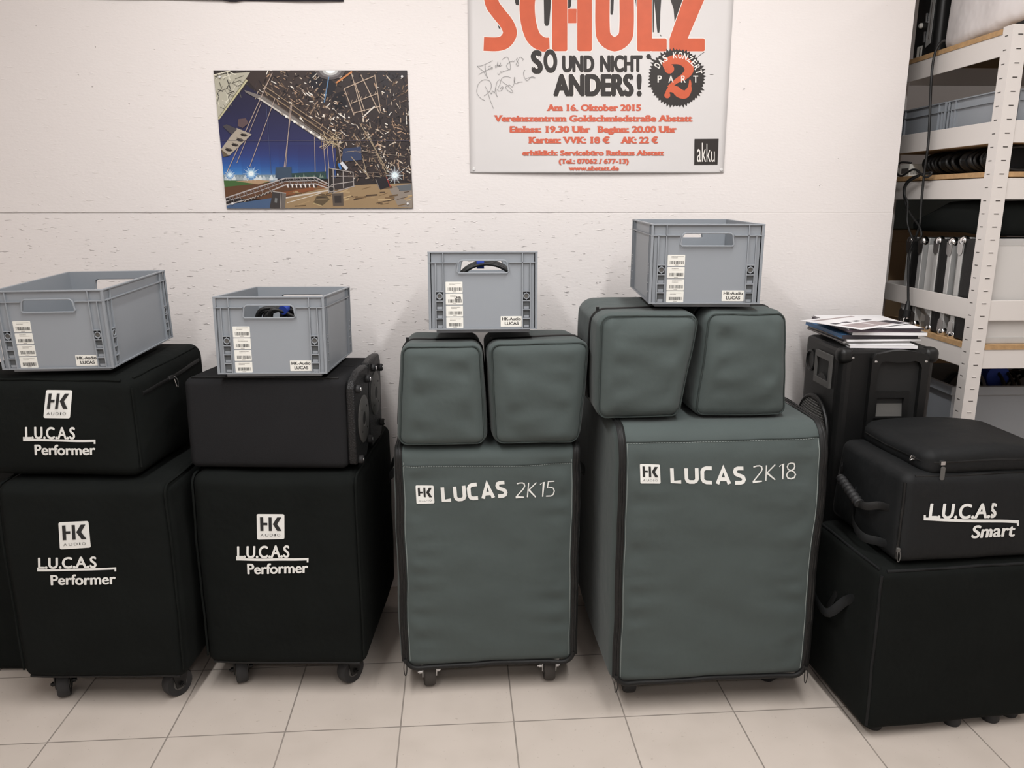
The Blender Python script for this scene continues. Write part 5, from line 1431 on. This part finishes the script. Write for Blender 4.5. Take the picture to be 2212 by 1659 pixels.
    for k in range(26): x = 250 + 36 * k; y = 1396 - (x - 232) * .335 if x < 830 else 1198; ln((x, y), (x + 28, y + (64 if k % 2 else 20)), 5, (140, 134, 134)); ln((x + 28, y), (x, y + 58), 4, (98, 92, 94))
    for k in range(14): x = 855 + 22 * k; ln((x, 1262), (x + 8, 1296), 10, (232, 230, 228) if k % 2 == 0 else (44, 40, 42))
    for k in range(9): x = 430 + 34 * k; disc(x, 1428 - 12 * k, 15, (56, 48, 46), 8); ln((x - 10, 1440 - 12 * k), (x + 4, 1412 - 12 * k), 5, (190, 182, 172))
    # cases, rack, pallet
    pg([(705, 1335), (842, 1352), (830, 1512), (674, 1504)], (58, 54, 54)); pg([(800, 1348), (842, 1352), (830, 1512), (790, 1510)], (104, 98, 94)); ln((705, 1335), (842, 1352), 8, (170, 164, 158)); ln((790, 1350), (782, 1510), 7, (160, 152, 146)); pg([(728, 1400), (752, 1404), (748, 1450), (724, 1446)], (116, 118, 118))
    pg([(1308, 1350), (1420, 1345), (1424, 1480), (1318, 1482)], (86, 76, 68)); ln((1308, 1352), (1420, 1347), 8, (156, 144, 130)); pg([(1330, 1380), (1400, 1376), (1402, 1450), (1336, 1452)], (52, 46, 44))
    pg([(1120, 1450), (1150, 1380), (1250, 1370), (1285, 1420), (1220, 1480)], (92, 78, 58)); ln((1118, 1452), (1210, 1486), 10, (176, 156, 116)); ln((1210, 1486), (1288, 1420), 10, (150, 130, 96)); ln((1150, 1400), (1250, 1392), 6, (40, 34, 32)); ln((1145, 1420), (1260, 1412), 6, (130, 114, 90))
    pg([(1270, 1100), (1330, 1110), (1330, 1350), (1272, 1340)], (40, 36, 36)); pg([(1330, 1200), (1520, 1170), (1530, 1290), (1330, 1320)], (54, 48, 48))
    for a, b in (((1270, 1096), (1520, 1140)), ((1300, 1180), (1530, 1180)), ((1300, 1265), (1532, 1232)), ((1330, 1340), (1530, 1280)), ((1270, 1096), (1275, 1350)), ((1318, 1104), (1326, 1350)), ((1520, 1140), (1530, 1290)), ((1420, 1130), (1424, 1300))): ln(a, b, 9, (160, 152, 148))
    disc(1300, 1310, 34, (150, 142, 136)); disc(1300, 1310, 24, (44, 40, 40))
    pg([(1405, 1030), (1610, 1015), (1600, 880), (1420, 900)], (50, 62, 92)); ln((1400, 1040), (1460, 1110), 34, (206, 208, 214)); ln((1375, 1050), (1396, 1110), 22, (60, 112, 180))
    for k in range(22): x, y = r.uniform(1410, 1900), r.uniform(900, 1240); ln((x, y), (x + r.uniform(60, 200), y + r.uniform(-16, 24)), 4, r.choice(((120, 108, 98), (160, 146, 130), (86, 76, 72))))
    for a, b in (((1590, 640), (1880, 1140)), ((1690, 780), (1860, 1160)), ((1500, 980), (1690, 1200)), ((1620, 1000), (1670, 1190))): ln(a, b, 8, (152, 136, 114))
    pg([(1740, 1200), (1850, 1180), (1900, 1280), (1800, 1320)], (34, 30, 34)); ln((1860, 1190), (1900, 1290), 9, (150, 52, 48)); ln((1750, 1210), (1790, 1310), 8, (120, 112, 108))
    pg([(1960, 1280), (2110, 1260), (2116, 1320), (2000, 1330)], (96, 100, 104))
    star(1945, 1170, 34, ((88, 84, 88), (150, 152, 158)))
    # folds across the sheet
    ln((190, 815), (2094, 818), 4, (96, 90, 104))
    o = mb.build('sheet', t)
    for q in ((475.5, 166.5), (869, 166), (503, 440), (881, 440)):
        push_pin(t, sheet_point(q[0], q[1], -.0015 - lay[0] * .0000022, wob), .0042)
stage_print()

def dark_poster():
    t = thing('dark_poster', 'dark poster above the colour print, only its lower edge in the picture', 'poster', (0, 0, 0))
    mb = MB(); x0, x1, zb = -1.42, -.548, 2.081; n = 40
    def y(x): return -.004 - .004 * math.sin((x - x0) / (x1 - x0) * 9) ** 2
    def zb_(x): return zb + .010 * max(0, (-.7 - x) / .7) - (.004 if abs(x + .915) < .02 else 0)
    vs = [(x0 + (x1 - x0) * i / n, y(x0 + (x1 - x0) * i / n), z or zb_(x0 + (x1 - x0) * i / n)) for z in (0, 2.66) for i in range(n + 1)]
    mb.add(vs, [(i, i + 1, n + 2 + i, n + 1 + i) for i in range(n)], 'dark_cover')
    o = mb.build('sheet', t, 180); so = o.modifiers.new('thickness', 'SOLIDIFY'); so.thickness = .0004
    for x in (x0 + .03, x1 - .03): push_pin(t, Vector((x, y(x) - .001, 2.62)))
dark_poster()
